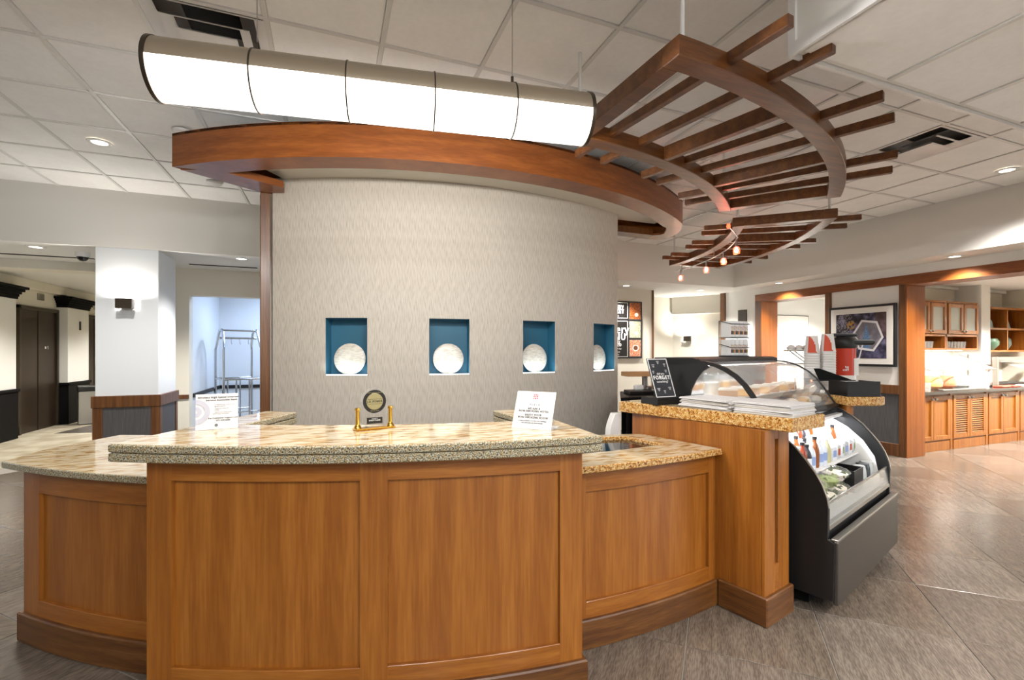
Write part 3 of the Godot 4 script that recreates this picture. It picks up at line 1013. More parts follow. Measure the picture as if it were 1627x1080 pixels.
# ------------------------------------------------------------------ right background
func far_right() -> void:
	# menu boards
	var t := thing("menu_board", "large black framed menu board with chalk lettering and food pictures", "menu board", Vector3(5.0, 1.32, -7.33))
	part(t, "frame", boxm(Vector3(-0.50, 0, 0), Vector3(0.45, 1.06, 0.03), 0.006), M.frame_black)
	for k in 3:
		var y := 0.04 + 0.345 * (2 - k)
		var o := part(t, "food_picture", card(0.24, 0.30), M["print_food_%d" % k], ["reddish food picture", "pale noodle bowl picture", "orange coffee cup picture"][k])
		o.position = Vector3(0.29, y, 0.0315)
		var q := MB.new()
		for s in [[-0.13, -0.135, 0.0, 0.30], [0.13, 0.135, 0.0, 0.30]]:
			q.span(Vector3(0.29 + s[0], y + s[2], 0.03), Vector3(0.29 + s[1], y + s[3], 0.033))
		for yy in [y - 0.006, y + 0.303]:
			q.span(Vector3(0.155, yy, 0.03), Vector3(0.425, yy + 0.005, 0.033))
		part(t, "picture_border", q.done(), M.ink_grey)
	var b := MB.new()
	for r in [[-0.46, 0.125, 0.03, 0.69], [-0.46, 0.125, 0.74, 1.03]]:
		b.span(Vector3(r[0], r[2], 0.03), Vector3(r[0] + 0.006, r[3], 0.033))
		b.span(Vector3(r[1] - 0.006, r[2], 0.03), Vector3(r[1], r[3], 0.033))
		b.span(Vector3(r[0], r[2], 0.03), Vector3(r[1], r[2] + 0.006, 0.033))
		b.span(Vector3(r[0], r[3] - 0.006, 0.03), Vector3(r[1], r[3], 0.033))
	part(t, "chalk_border", b.done(), M.ink_white)
	for q in [["GALLERY", 0.07, 0.945, true], ["MARKET", 0.075, 0.865, true], ["24 hours", 0.035, 0.785, false], ["Gallery", 0.13, 0.53, true], ["MENU", 0.12, 0.40, true], ["freshly", 0.06, 0.31, false], ["BREWED", 0.055, 0.25, true], ["all day, every day", 0.028, 0.18, false], ["breakfast lunch", 0.025, 0.12, false], ["dinner snacks", 0.025, 0.07, false]]:
		write(t, q[0], q[1], Vector3(-0.165, q[2], 0.031), M.ink_white, 0, q[3])
	sconce(Vector3(7.10, 1.72, -7.93), -0.97 + 0.0, "glowing sconce on the slanted alcove wall", 1.2)
	# doorway room with the line drawing
	var r := MB.new()
	r.span(Vector3(7.68, 0, -6.85), Vector3(10.9, 2.5, -6.6))
	r.span(Vector3(10.7, 0, -6.7), Vector3(10.9, 2.5, -5.0))
	r.span(Vector3(7.68, 2.5, -6.85), Vector3(11.6, 2.75, -4.7))
	r.span(Vector3(7.68, 0, -5.0), Vector3(11.6, 2.6, -4.78))
	struct("wall_right_3", r.done(), M.white_paint, "bright white room behind the doorway")
	downlight(Vector3(8.6, 2.5, -5.75), "round recessed light in the bright room behind the doorway", 11.0, 66.0)
	var a := thing("line_drawing", "framed pale line drawing seen through the doorway", "picture", Vector3(8.33, 1.2, -6.6))
	part(a, "frame", boxm(Vector3(-0.58, 0, 0), Vector3(0.58, 0.96, 0.025), 0.004), M.frame_black)
	part(a, "print", card(1.13, 0.93), M.print_lines).position = Vector3(0, 0.015, 0.027)
	# hexagon picture on the pier
	var h := thing("hexagon_picture", "large black framed abstract print with white hexagons", "picture", Vector3(7.30, 1.235, -4.565), -PI / 2)
	part(h, "frame", boxm(Vector3(-0.465, 0, 0), Vector3(0.465, 0.89, 0.035), 0.006), M.frame_black)
	part(h, "mount", boxm(Vector3(-0.43, 0.035, 0.034), Vector3(0.43, 0.855, 0.037)), M.mat_board)
	part(h, "print", card(0.70, 0.66), M.print_hexagon).position = Vector3(0, 0.115, 0.0385)
	solo("wall_plate", "small brown wall plaque above the tea box rack", "plaque", boxm(Vector3(-0.1, -0.12, 0), Vector3(0.1, 0.12, 0.02), 0.005), M.dark_bronze, Vector3(7.32, 2.12, -6.72), -PI / 2)


# ------------------------------------------------------------------ curved feature wall with four lit niches
const WC := Vector2(1.383, -7.592)
const WR := 3.637


func wall_point(a: float, r: float, y: float) -> Vector3:
	return Vector3(WC.x + sin(deg_to_rad(a)) * r, y, WC.y + cos(deg_to_rad(a)) * r)


func feature_wall() -> void:
	var mids := [-20.29, -6.66, 6.88, 20.43]
	var half := 2.75
	var yb := 1.253
	var yt := 1.738
	var top := 2.93
	var b := MB.new()
	var cuts := [-30.5]
	for m in mids:
		cuts.append(m - half)
		cuts.append(m + half)
	cuts.append(24.2)
	for k in cuts.size() - 1:
		var n := maxi(2, int(ceil((cuts[k + 1] - cuts[k]) / 1.2)))
		for i in n:
			var a0: float = lerpf(cuts[k], cuts[k + 1], float(i) / n)
			var a1: float = lerpf(cuts[k], cuts[k + 1], float(i + 1) / n)
			var spans := [[0.0, top]] if k % 2 == 0 else [[0.0, yb], [yt, top]]
			var n0 := wall_point(a0, 1, 0) - wall_point(a0, 0, 0)
			var n1 := wall_point(a1, 1, 0) - wall_point(a1, 0, 0)
			for s in spans:
				var p0 := wall_point(a0, WR, s[0])
				var p1 := wall_point(a1, WR, s[0])
				var p2 := wall_point(a1, WR, s[1])
				var p3 := wall_point(a0, WR, s[1])
				b.tri(p0, p1, p2, n0, n1, n1)
				b.tri(p0, p2, p3, n0, n1, n0)
	# ends and back of the wall body
	var l := wall_point(-30.5, WR, 0)
	var r := wall_point(24.2, WR, 0)
	var ring := [Vector3(r.x, 0, r.z), Vector3(r.x + 0.02, 0, -4.75), Vector3(l.x - 0.06, 0, -4.75), Vector3(l.x, 0, l.z)]
	for i in 3:
		var p: Vector3 = ring[i]
		var q: Vector3 = ring[i + 1]
		var d := q - p
		b.quad(p, q, q + Vector3.UP * top, p + Vector3.UP * top, Vector3(-d.z, 0, d.x).normalized() * -1.0)
	var w := struct("wall_feature", b.done(), M.wallcovering, "curved reception wall in beige streaked wall covering with four niches")
	for k in 4:
		var m: float = mids[k]
		var nb := MB.new()
		var depth := 0.13
		var q := [wall_point(m - half, WR, yb), wall_point(m + half, WR, yb), wall_point(m + half, WR - depth, yb), wall_point(m - half, WR - depth, yb)]
		# keep the sides of the niche parallel
		var dirn := (wall_point(m, 1, 0) - wall_point(m, 0, 0))
		q[2] = q[1] - dirn * depth
		q[3] = q[0] - dirn * depth
		var up := Vector3.UP * (yt - yb)
		var side := Vector3(dirn.z, 0, -dirn.x)
		nb.quad(q[3], q[2], q[2] + up, q[3] + up, dirn)
		nb.quad(q[0], q[3], q[3] + up, q[0] + up, side)
		nb.quad(q[1], q[2], q[2] + up, q[1] + up, -side)
		nb.quad(q[0], q[1], q[2], q[3], Vector3.UP)
		nb.quad(q[0] + up, q[1] + up, q[2] + up, q[3] + up, Vector3.DOWN)
		part(w, "niche_lining", nb.done(), M.teal, "teal painted niche")
		var lip := MB.new()
		lip.x = Transform3D(Basis(Vector3.UP, deg_to_rad(m)), wall_point(m, WR, yb))
		lip.span(Vector3(-0.172, 0.0, -0.022), Vector3(0.172, 0.008, -0.006))
		part(w, "strip_lamp", lip.done(), M.strip_glow, "thin white light strip along the niche sill")
		area(self, "niche_beam", wall_point(m, WR - 0.014, yb + 0.012), wall_point(m, WR - 0.06, yb + 0.4), Vector2(0.33, 0.014), hexc("e8f8ff"), 0.05)
		var d := thing("pearl_disc", ["white pearl disc in the first niche from the left", "white pearl disc in the second niche from the left", "white pearl disc in the third niche from the left", "white pearl disc in the rightmost niche, partly hidden"][k], "disc", wall_point(m, WR - 0.085, yb), deg_to_rad(m), "pearl discs in the wall niches")
		var disc := MB.new()
		disc.x = Transform3D(Basis(Vector3.RIGHT, PI / 2 - 0.1), Vector3(0, 0.1365, -0.005))
		disc.lathe([Vector2(0, 0.012), Vector2(0.088, 0.011), Vector2(0.126, 0.007), Vector2(0.136, 0.0), Vector2(0.126, -0.007), Vector2(0, -0.010)], Vector3.ZERO, 36)
		part(d, "disc", disc.done(), M.pearl)
	# wood post and short end beam at the left end
	var e := MB.new()
	e.box(Vector3(-0.525, 1.40, -4.50), Vector3(0.075, 2.80, 0.10), 0.004, deg_to_rad(10))
	struct("trim_11", e.done(), M.wood_dark, "dark wood end post at the left of the curved wall")


func canopy() -> void:
	var t := thing("canopy", "curved wooden canopy ring hanging over the beige feature wall", "canopy", Vector3(1.269, 2.8, -4.1))
	t.position = Vector3.ZERO
	var h := 1.34
	var c := Vector2(0.947, -5.198) * h
	var ro := 2.782 * h
	var ri := 2.63 * h
	var y0 := 2.80
	var y1 := 3.042
	# outer outline: front arc from the left tip, rounded right end, back edge
	var outer := arc(c, ro, -39.0, 36.0)
	for p in [Vector2(2.70, -3.10), Vector2(2.765, -3.23), Vector2(2.795, -3.33), Vector2(2.785, -3.41), Vector2(2.73, -3.45), Vector2(2.64, -3.46), Vector2(0.3, -3.46), Vector2(-0.404, -3.33)]:
		outer.append(p * h)
	var inner := arc(c, ri, -34.5, 35.0)
	for p in [Vector2(2.58, -3.14), Vector2(2.63, -3.24), Vector2(2.60, -3.32), Vector2(0.3, -3.33), Vector2(-0.35, -3.2)]:
		inner.append(p * h)
	# fascia band
	var f := MB.new()
	var n := outer.size()
	for i in n:
		var p := outer[i]
		var q := outer[(i + 1) % n]
		var prev := outer[(i + n - 1) % n]
		var next := outer[(i + 2) % n]
		var d := (q - p).normalized()
		var nn := Vector3(-d.y, 0, d.x)
		var mid := (p + q) / 2.0 - Vector2(1.2, -4.3)
		if nn.dot(Vector3(mid.x, 0, mid.y)) < 0:
			nn = -nn
		var d0 := (p - prev).normalized()
		var d1 := (next - q).normalized()
		var n0 := nn
		var n1 := nn
		if d.dot(d0) > 0.85:
			n0 = (nn + Vector3(-d0.y, 0, d0.x) * signf(nn.dot(Vector3(-d0.y, 0, d0.x)))).normalized()
		if d.dot(d1) > 0.85:
			n1 = (nn + Vector3(-d1.y, 0, d1.x) * signf(nn.dot(Vector3(-d1.y, 0, d1.x)))).normalized()
		f.tri(Vector3(p.x, y0, p.y), Vector3(q.x, y0, q.y), Vector3(q.x, y1, q.y), n0, n1, n1)
		f.tri(Vector3(p.x, y0, p.y), Vector3(q.x, y1, q.y), Vector3(p.x, y1, p.y), n0, n1, n0)
	part(t, "fascia", f.done(), M.wood_canopy)
	# underside ring: front crescent and the back beam
	var ring := MB.new()
	var front := arc(c, ro - 0.001, -39.0, 36.0)
	var back := arc(c, ri, 36.0, -34.5)
	var poly := front
	for p in [Vector2(2.70, -3.10), Vector2(2.765, -3.23), Vector2(2.795, -3.33), Vector2(2.785, -3.41), Vector2(2.73, -3.45), Vector2(2.64, -3.46)]:
		poly.append(p * h)
	for p in [Vector2(2.60, -3.33), Vector2(2.645, -3.30), Vector2(2.65, -3.25), Vector2(2.60, -3.16), Vector2(2.54, -3.09)]:
		poly.append(p * h)
	poly.append_array(back)
	ring.prism(poly, y0 - 0.001, y0 + 0.02)
	part(t, "soffit_ring", ring.done(), M.wood_canopy)
	part(t, "back_beam", prismm(PackedVector2Array([Vector2(2.64, -3.46) * h, Vector2(2.60, -3.33) * h, Vector2(0.3, -3.33) * h, Vector2(0.3, -3.46) * h]), y0, y0 + 0.07), M.wood_dark)
	var stub := PackedVector2Array([Vector2(-0.775, -3.072) * h, Vector2(-0.60, -3.00) * h, Vector2(-0.270, -3.18) * h, Vector2(-0.275, -3.29) * h, Vector2(-0.404, -3.33) * h])
	part(t, "end_beam", prismm(stub, y0, y0 + 0.055), M.wood_canopy)
	part(t, "unseen_black_cover", prismm(outer, y1 - 0.02, y1 - 0.001), M.black_matt)  # unseen black cover, placed to keep the gap inside the canopy dark
	# cream soffit panel between ring and wall, straight at the back
	var cream := arc(c, ro - 0.03, -33.0, 36.0)
	var zc := -3.03 * h * 1.09
	var keep := PackedVector2Array()
	for p in cream:
		if p.y > zc:
			keep.append(p)
	keep.append(Vector2(keep[keep.size() - 1].x + 0.03, zc))
	keep.append(Vector2(-0.36, zc))
	part(t, "soffit_panel", prismm(keep, 2.92, 2.94), M.cream_paint)
	for p in [Vector2(0.6, -4.45), Vector2(2.2, -4.45)]:
		part(t, "hanger_rod", tubem([Vector3(p.x, y1 - 0.02, p.y), Vector3(p.x, CEIL + 0.003, p.y)], 0.008), M.white_metal)


# ------------------------------------------------------------------ reception desk
const DC := Vector2(1.25, -5.9)


func framed_front(t: Node3D, r: float, a0: float, a1: float, y0: float, y1: float, stiles: Array, py0: float, py1: float, base: float) -> void:
	# stiles: [from, to] in degrees, in order; panels fill the gaps
	var face := 0.022
	part(t, "carcass", block(DC, r - 0.42, r - face, a0, a1, 0.0, y1), M.wood)
	for s in stiles:
		part(t, "stile", block(DC, r - face, r, s[0], s[1], y0, y1, 0.002), M.wood)
	for i in stiles.size() - 1:
		var p0: float = stiles[i][1]
		var p1: float = stiles[i + 1][0]
		part(t, "rail", block(DC, r - face, r - 0.0005, p0, p1, py1, y1, 0.002), M.wood_rail)
		part(t, "rail", block(DC, r - face, r - 0.0005, p0, p1, y0, py0, 0.002), M.wood_rail)
		part(t, "panel", block(DC, r - face, r - 0.019, p0, p1, py0, py1), M.wood)
	part(t, "baseboard", block(DC, r - 0.03, r + 0.02, a0 - 0.25, a1 + 0.25, 0.0, base, 0.006), M.wood_base, "darker scuffed baseboard")


func slab(poly: PackedVector2Array, y0: float, y1: float, bev := 0.006, double := false) -> ArrayMesh:
	var top := MB.new()
	top.prism(poly, y0, y1, bev, 6)
	var edge := MB.new()
	if double:
		var m := (y0 + y1) / 2.0
		edge.prism(poly, y0, m - 0.001, 0.004, 1)
		edge.prism(poly, m + 0.001, y1, 0.006, 1)
	else:
		edge.prism(poly, y0, y1, bev, 1)
	return edge.done(top.done())


func desk() -> void:
	# high centre
	var t := thing("reception_desk", "tall curved wooden reception desk front with two framed panels", "desk", Vector3.ZERO)
	framed_front(t, 4.12, -27.99, -3.21, 0.11, 1.03, [[-27.99, -26.51], [-16.1, -14.61], [-4.65, -3.21]], 0.205, 0.945, 0.125)
	# wings of the U shaped high desk
	part(t, "wing_wall", prismm(PackedVector2Array([Vector2(-0.66, -2.5), Vector2(-0.50, -2.44), Vector2(-0.25, -3.02), Vector2(-0.36, -3.10)]), 0.0, 1.03), M.wood)
	part(t, "wing_wall", prismm(PackedVector2Array([Vector2(0.95, -2.2), Vector2(1.05, -2.2), Vector2(1.05, -2.66), Vector2(0.95, -2.66)]), 0.0, 1.03), M.wood)
	var hi := arc(DC, 4.185, -29.4, -2.35, 1.5)
	for p in [Vector2(1.10, -2.18), Vector2(1.12, -2.70), Vector2(0.92, -2.69), Vector2(0.95, -2.33)]:
		hi.append(p)
	hi.append_array(arc(DC, 3.67, -5.5, -25.5, 1.5))
	for p in [Vector2(-0.40, -2.61), Vector2(-0.19, -3.04), Vector2(-0.36, -3.17)]:
		hi.append(p)
	solo("granite_worktop", "thick rough-edged granite top of the tall reception desk", "countertop", slab(hi, 1.03, 1.098, 0.006, true), [M.granite_top, M.granite_edge])
	# low left
	var l := thing("low_desk", "low curved wooden desk front left of the tall desk", "desk", Vector3.ZERO, 0.0, "low desk fronts")
	framed_front(l, 3.89, -43.9, -29.6, 0.13, 0.87, [[-43.9, -41.87], [-31.4, -29.6]], 0.225, 0.755, 0.145)
	var lo := arc(DC, 3.945, -45.0, -30.0, 1.5)
	for p in [Vector2(-0.72, -2.66), Vector2(-0.45, -3.2), Vector2(-0.55, -3.5), Vector2(-1.30, -3.82), Vector2(-1.50, -3.42)]:
		lo.append(p)
	solo("granite_worktop", "low granite top left of the tall desk", "countertop", slab(lo, 0.872, 0.905, 0.004), [M.granite_top, M.granite_edge])
	# low right
	var r := thing("low_desk", "low curved wooden desk front between the tall desk and the side bar", "desk", Vector3.ZERO, 0.0, "low desk fronts")
	framed_front(r, 3.89, -2.6, 12.25, 0.13, 0.87, [[-2.6, -1.2], [11.32, 12.25]], 0.225, 0.765, 0.145)
	var ro := arc(DC, 3.945, -2.2, 12.0, 1.5)
	for p in [Vector2(1.94, -2.62), Vector2(1.62, -2.68), Vector2(1.62, -2.60), Vector2(1.79, -2.56), Vector2(1.84, -2.27)]:
		ro.append(p)
	ro.append_array(arc(DC, 3.68, 9.2, -1.9, 1.5))
	solo("granite_worktop", "low granite top with dark well beside the side bar", "countertop", slab(ro, 0.872, 0.905, 0.004), [M.granite_top, M.granite_gold])
	solo("work_surface", "glossy black work surface sunk behind the low right desk", "work surface", prismm(PackedVector2Array([Vector2(1.14, -2.24), Vector2(1.84, -2.27), Vector2(1.79, -2.56), Vector2(1.62, -2.60), Vector2(1.14, -2.60)]), 0.86, 0.885, 0.003), M.black_gloss)
	# cards and plaque on the tall desk
	var wi := thing("internet_card", "white tent card about wireless internet on the tall desk", "sign", Vector3(-0.489, 1.098, -2.50), deg_to_rad(8))
	var tilt := 0.12
	var cb := MB.new()
	cb.x = Transform3D(Basis(Vector3.RIGHT, -tilt), Vector3.ZERO)
	cb.span(Vector3(-0.083, 0.001, -0.002), Vector3(0.083, 0.163, 0.0))
	part(wi, "front_leaf", cb.done(), M.white_sheet)
	var bb := MB.new()
	bb.x = Transform3D(Basis(Vector3.RIGHT, tilt), Vector3(0, 0, -0.04))
	bb.span(Vector3(-0.083, 0.001, -0.002), Vector3(0.083, 0.163, 0.0))
	part(wi, "back_leaf", bb.done(), M.white_sheet)
	var disc := MB.new()
	disc.x = Transform3D(Basis(Vector3.RIGHT, PI / 2 - tilt), Vector3(-0.083, 0.083, -0.0092))
	disc.lathe([Vector2(0.035, 0.001), Vector2(0.056, 0.001)], Vector3.ZERO, 20, 0.0, PI)
	disc.lathe([Vector2(0.008, 0.001), Vector2(0.024, 0.001)], Vector3.ZERO, 14, 0.0, PI)
	part(wi, "emblem", disc.done(), M.ink_pale, "pale grey round emblem cut by the edge")
	for q in [["Wireless High Speed Internet", 0.0082, 0.006, 0.147, 1], ["Service Available Here", 0.0082, 0.018, 0.134, 1], ["complimentary access in all", 0.0045, 0.03, 0.113, 0], ["guest rooms", 0.0055, 0.012, 0.106, 0], ["meeting rooms and", 0.0045, 0.02, 0.096, 0], ["lobby", 0.0055, 0.0, 0.089, 0], ["select your network and", 0.0045, 0.025, 0.079, 0], ["open your browser", 0.0055, 0.015, 0.072, 0], ["For Customer Support call", 0.0066, 0.024, 0.052, 1], ["877 578 6500", 0.0066, 0.024, 0.041, 1]]:
		write(wi, q[0], q[1], Vector3(q[2], q[3], -sin(tilt) * q[3] + 0.0006), M.ink_dark if q[4] else M.ink_grey, -tilt, q[4] == 1)
	var seal := MB.new()
	seal.x = Transform3D(Basis(Vector3.RIGHT, PI / 2 - tilt), Vector3(-0.003, 0.02, -0.0018))
	seal.lathe([Vector2(0.0, 0.001), Vector2(0.007, 0.001)], Vector3.ZERO, 14)
	part(wi, "seal", seal.done(), M.ink_grey)
	award()
	no_smoking_sign()


func award() -> void:
	var t := thing("glass_award", "round topped clear award with black and gold medallion between brass posts", "award", Vector3(0.188, 1.098, -2.255), deg_to_rad(12))
	part(t, "base", boxm(Vector3(-0.092, 0.0, -0.03), Vector3(0.092, 0.010, 0.03), 0.003), M.brass)
	for s in [-1, 1]:
		part(t, "post", lathem([Vector2(0.0, 0.0), Vector2(0.017, 0.0), Vector2(0.017, 0.006), Vector2(0.011, 0.014), Vector2(0.0095, 0.02), Vector2(0.0095, 0.082), Vector2(0.013, 0.084), Vector2(0.012, 0.094), Vector2(0.0, 0.095)], 16), M.brass).position = Vector3(s * 0.076, 0.008, 0)
	var outline := PackedVector2Array([Vector2(-0.062, 0.012), Vector2(0.062, 0.012), Vector2(0.062, 0.13)])
	for k in 13:
		var a := PI * k / 12.0
		outline.append(Vector2(cos(a) * 0.062, 0.13 + sin(a) * 0.062))
	outline.append(Vector2(-0.062, 0.13))
	var g := MB.new()
	g.x = Transform3D(Basis(Vector3(1, 0, 0), Vector3(0, 0, 1), Vector3(0, 1, 0)), Vector3.ZERO)
	g.prism(outline, -0.006, 0.006, 0.001)
	part(t, "glass_plate", g.done(), M.clear_tint, "clear glass plate")
	var ring := MB.new()
	ring.x = Transform3D(Basis(Vector3.RIGHT, PI / 2), Vector3(0, 0.128, 0.0065))
	ring.lathe([Vector2(0.0, 0.001), Vector2(0.053, 0.001), Vector2(0.054, 0.0)], Vector3.ZERO, 32)
	part(t, "medallion_ring", ring.done(), M.black)
	var disc := MB.new()
	disc.x = Transform3D(Basis(Vector3.RIGHT, PI / 2), Vector3(0, 0.128, 0.0075))
	disc.lathe([Vector2(0.0, 0.001), Vector2(0.0375, 0.001), Vector2(0.0385, 0.0)], Vector3.ZERO, 32)
	var med := part(t, "medallion", disc.done(), M.award_gold)
	write(t, "J.D. POWER", 0.0095, Vector3(0, 0.128, 0.0088), M.ink_dark, 0, true)
	for y in [0.1385, 0.1165]:
		part(med, "rule", boxm(Vector3(-0.034, y - 0.0006, 0.0085), Vector3(0.034, y + 0.0006, 0.009)), M.ink_dark)
	write(t, "HIGHEST GUEST SATISFACTION", 0.0042, Vector3(0, 0.1685, 0.0082), M.award_gold)
	write(t, "UPSCALE 2010", 0.0045, Vector3(0, 0.085, 0.0082), M.award_gold)
	part(t, "name_plate_frame", boxm(Vector3(-0.04, 0.022, 0.0062), Vector3(0.04, 0.058, 0.0072)), M.steel)
	part(t, "name_plate", boxm(Vector3(-0.036, 0.026, 0.0072), Vector3(0.036, 0.054, 0.008)), M.black)
	write(t, "HYATT PLACE", 0.006, Vector3(0, 0.041, 0.0082), M.ink_white, 0, true)
	write(t, "presented to", 0.0035, Vector3(0, 0.0495, 0.0082), M.ink_white)


func no_smoking_sign() -> void:
	var t := thing("notice_stand", "white slanted plastic notice with small red dot emblem on the tall desk", "sign", Vector3(0.885, 1.098, -2.005), deg_to_rad(20))
	# an L shaped acrylic stand: the face leans back, the foot runs behind it
	var lean := 0.42
	t.rotation.y = deg_to_rad(-46)
	t.scale = Vector3(1.12, 1.1, 1.1)
	var f := MB.new()
	f.x = Transform3D(Basis(Vector3.RIGHT, -lean), Vector3(0, 0.002, 0.03))
	f.span(Vector3(-0.088, 0.0, -0.003), Vector3(0.088, 0.165, 0.0), 0.001)
	part(t, "face", f.done(), M.white_sheet)
	part(t, "foot", boxm(Vector3(-0.088, 0.0, -0.075), Vector3(0.088, 0.003, 0.032), 0.001), M.white_sheet)
	var at := func(x: float, y: float) -> Vector3: return Vector3(x, 0.002 + y * cos(lean), 0.0306 - y * sin(lean))
	var dots := MB.new()
	for i in 3:
		for j in 3:
			var p: Vector3 = at.call(-0.008 + 0.008 * i, 0.134 + 0.008 * j)
			dots.x = Transform3D(Basis(Vector3.RIGHT, PI / 2 - lean), p)
			dots.lathe([Vector2(0.0, 0.0005), Vector2(0.0034 if (i + j) % 2 else 0.0028, 0.0005)], Vector3.ZERO, 10)
	part(t, "emblem", dots.done(), M.ink_red, "emblem of nine small red and dark dots")
	for q in [["H Y A T T", 0.009, 0.118, 2], ["P L A C E", 0.008, 0.106, 1], ["WE ARE A", 0.009, 0.088, 0], ["NON-SMOKING HOTEL", 0.009, 0.077, 0], ["ENJOY YOUR", 0.009, 0.060, 0], ["NON-SMOKING ROOM", 0.009, 0.049, 0], ["A $200 CLEANING FEE WILL BE CHARGED", 0.0046, 0.034, 0], ["FOR SMOKING IN YOUR ROOM", 0.0046, 0.025, 0]]:
		write(t, q[0], q[1], at.call(0.0, q[2]), [M.ink_dark, M.ink_grey, M.ink_pale][q[3]], -lean, true)


# ------------------------------------------------------------------ side bar with newspapers and chalk sign
func side_bar() -> void:
	# local frame: x across the bar, z along it towards the camera
	var turn := deg_to_rad(13.6)
	var at := Vector3(2.145, 0, -1.825)
	var t := thing("side_bar", "tall wooden side bar with recessed end panel beside the display case", "counter", at, turn)
	var w := 0.262
	var l := 0.90
	part(t, "body", boxm(Vector3(0, 0, -l), Vector3(w, 1.035, -0.02)), M.wood)
	part(t, "corner_stile", boxm(Vector3(0, 0.14, -0.02), Vector3(0.105, 1.035, 0.0), 0.003), M.wood)
	part(t, "corner_stile", boxm(Vector3(0.145, 0.14, -0.02), Vector3(w, 1.035, 0.0), 0.003), M.wood)
	part(t, "end_rail", boxm(Vector3(0.105, 0.14, -0.02), Vector3(0.145, 0.30, -0.001), 0.002), M.wood_rail)
	part(t, "end_rail", boxm(Vector3(0.105, 0.98, -0.02), Vector3(0.145, 1.035, -0.001), 0.002), M.wood_rail)
	part(t, "end_panel", boxm(Vector3(0.105, 0.30, -0.02), Vector3(0.145, 0.98, -0.014)), M.wood_dark)
	part(t, "baseboard", boxm(Vector3(-0.018, 0, -0.26), Vector3(w + 0.016, 0.155, 0.02), 0.006), M.wood_base, "darker baseboard with pale worn corner")
	var top := PackedVector2Array([Vector2(-0.05, -0.97), Vector2(0.045, 0.115), Vector2(0.40, 0.125), Vector2(0.40, -0.10), Vector2(0.30, -0.16), Vector2(0.25, -0.97)])
	var g := solo("granite_worktop", "golden granite top of the side bar holding newspapers", "countertop", slab(top, 1.037, 1.11, 0.006), [M.granite_top, M.granite_gold], at, turn)
	# folded newspapers, two piles
	var rng := RandomNumberGenerator.new()
	rng.seed = 11
	var paper := MB.new()
	paper.span(Vector3(-0.16, 0, -0.14), Vector3(0.16, 0.006, 0.14), 0.002)
	paper.span(Vector3(-0.158, 0.006, -0.135), Vector3(0.158, 0.0105, 0.136), 0.002)
	var pm := paper.done()
	var bar := Transform3D(Basis(Vector3.UP, turn), at)
	for pile in 2:
		var base: Vector3 = bar * [Vector3(0.155, 1.11, -0.375), Vector3(0.20, 1.11, -0.055)][pile]
		var count: int = [6, 6][pile]
		for k in count:
			var lab: String = ["folded newspaper in the shorter pile beside the chalk sign", "folded newspaper in the pile at the front end of the side bar"][pile]
			if k == count - 1:
				lab = ["topmost folded newspaper of the shorter pile beside the chalk sign", "topmost folded newspaper of the pile at the front end of the side bar"][pile]
			solo("newspaper", lab, "newspaper", pm, M.paper if k % 3 else M.paper_warm, base + Vector3(rng.randf_range(-0.008, 0.008), k * 0.0107, rng.randf_range(-0.008, 0.008)), turn + PI / 2 + rng.randf_range(-0.05, 0.05), "newspapers on the side bar")
	# chalk sign on a black block
	var s := thing("chalk_sign", "black chalkboard sign with white border reading FORGET", "sign", bar * Vector3(0.05, 1.11, -0.70), deg_to_rad(3))
	part(s, "stand", boxm(Vector3(-0.085, 0, -0.10), Vector3(0.13, 0.045, 0.06), 0.004), M.black)
	var lean := 0.36
	var b := MB.new()
	var roll := Basis(Vector3.UP, 0.0) * Basis(Vector3.RIGHT, -lean)
	b.x = Transform3D(roll.scaled_local(Vector3(1.12, 1.08, 1.0)), Vector3(0, 0.047, 0.05))
	b.span(Vector3(-0.075, 0.0, -0.006), Vector3(0.075, 0.25, 0.0), 0.001)
	part(s, "board", b.done(), M.chalkboard)
	var e := MB.new()
	e.x = b.x
	for q in [[-0.072, 0.072, 0.003, 0.0075], [-0.072, 0.072, 0.2425, 0.247], [-0.072, -0.0675, 0.003, 0.247], [0.0675, 0.072, 0.003, 0.247]]:
		e.span(Vector3(q[0], q[2], 0.0), Vector3(q[1], q[3], 0.0006))
	part(s, "border", e.done(), M.ink_white, "white chalk border")
	var d := MB.new()
	d.x = b.x
	for q in [[-0.04, 0.20, 0.03], [0.0, 0.222, 0.025], [0.045, 0.205, 0.02], [-0.05, 0.16, 0.02], [0.045, 0.165, 0.02], [-0.04, 0.05, 0.03], [0.042, 0.055, 0.03], [0.0, 0.035, 0.02]]:
		for a in 3:
			var o: float = q[2] * (0.35 + 0.2 * a)
			d.span(Vector3(q[0] - o / 2, q[1] + 0.007 * a - 0.007, 0.0), Vector3(q[0] + o / 2, q[1] + 0.007 * a - 0.005, 0.0006))
	part(s, "chalk_doodle", d.done(), M.ink_white)
	var p := func(x: float, y: float) -> Vector3: return b.x * Vector3(x, y, 0.0008)
	write(s, "did you", 0.013, p.call(0.0, 0.150), M.ink_white, -lean)
	write(s, "FORGET", 0.026, p.call(0.0, 0.126), M.ink_white, -lean, true)
	write(s, "something?", 0.013, p.call(0.0, 0.100), M.ink_white, -lean)


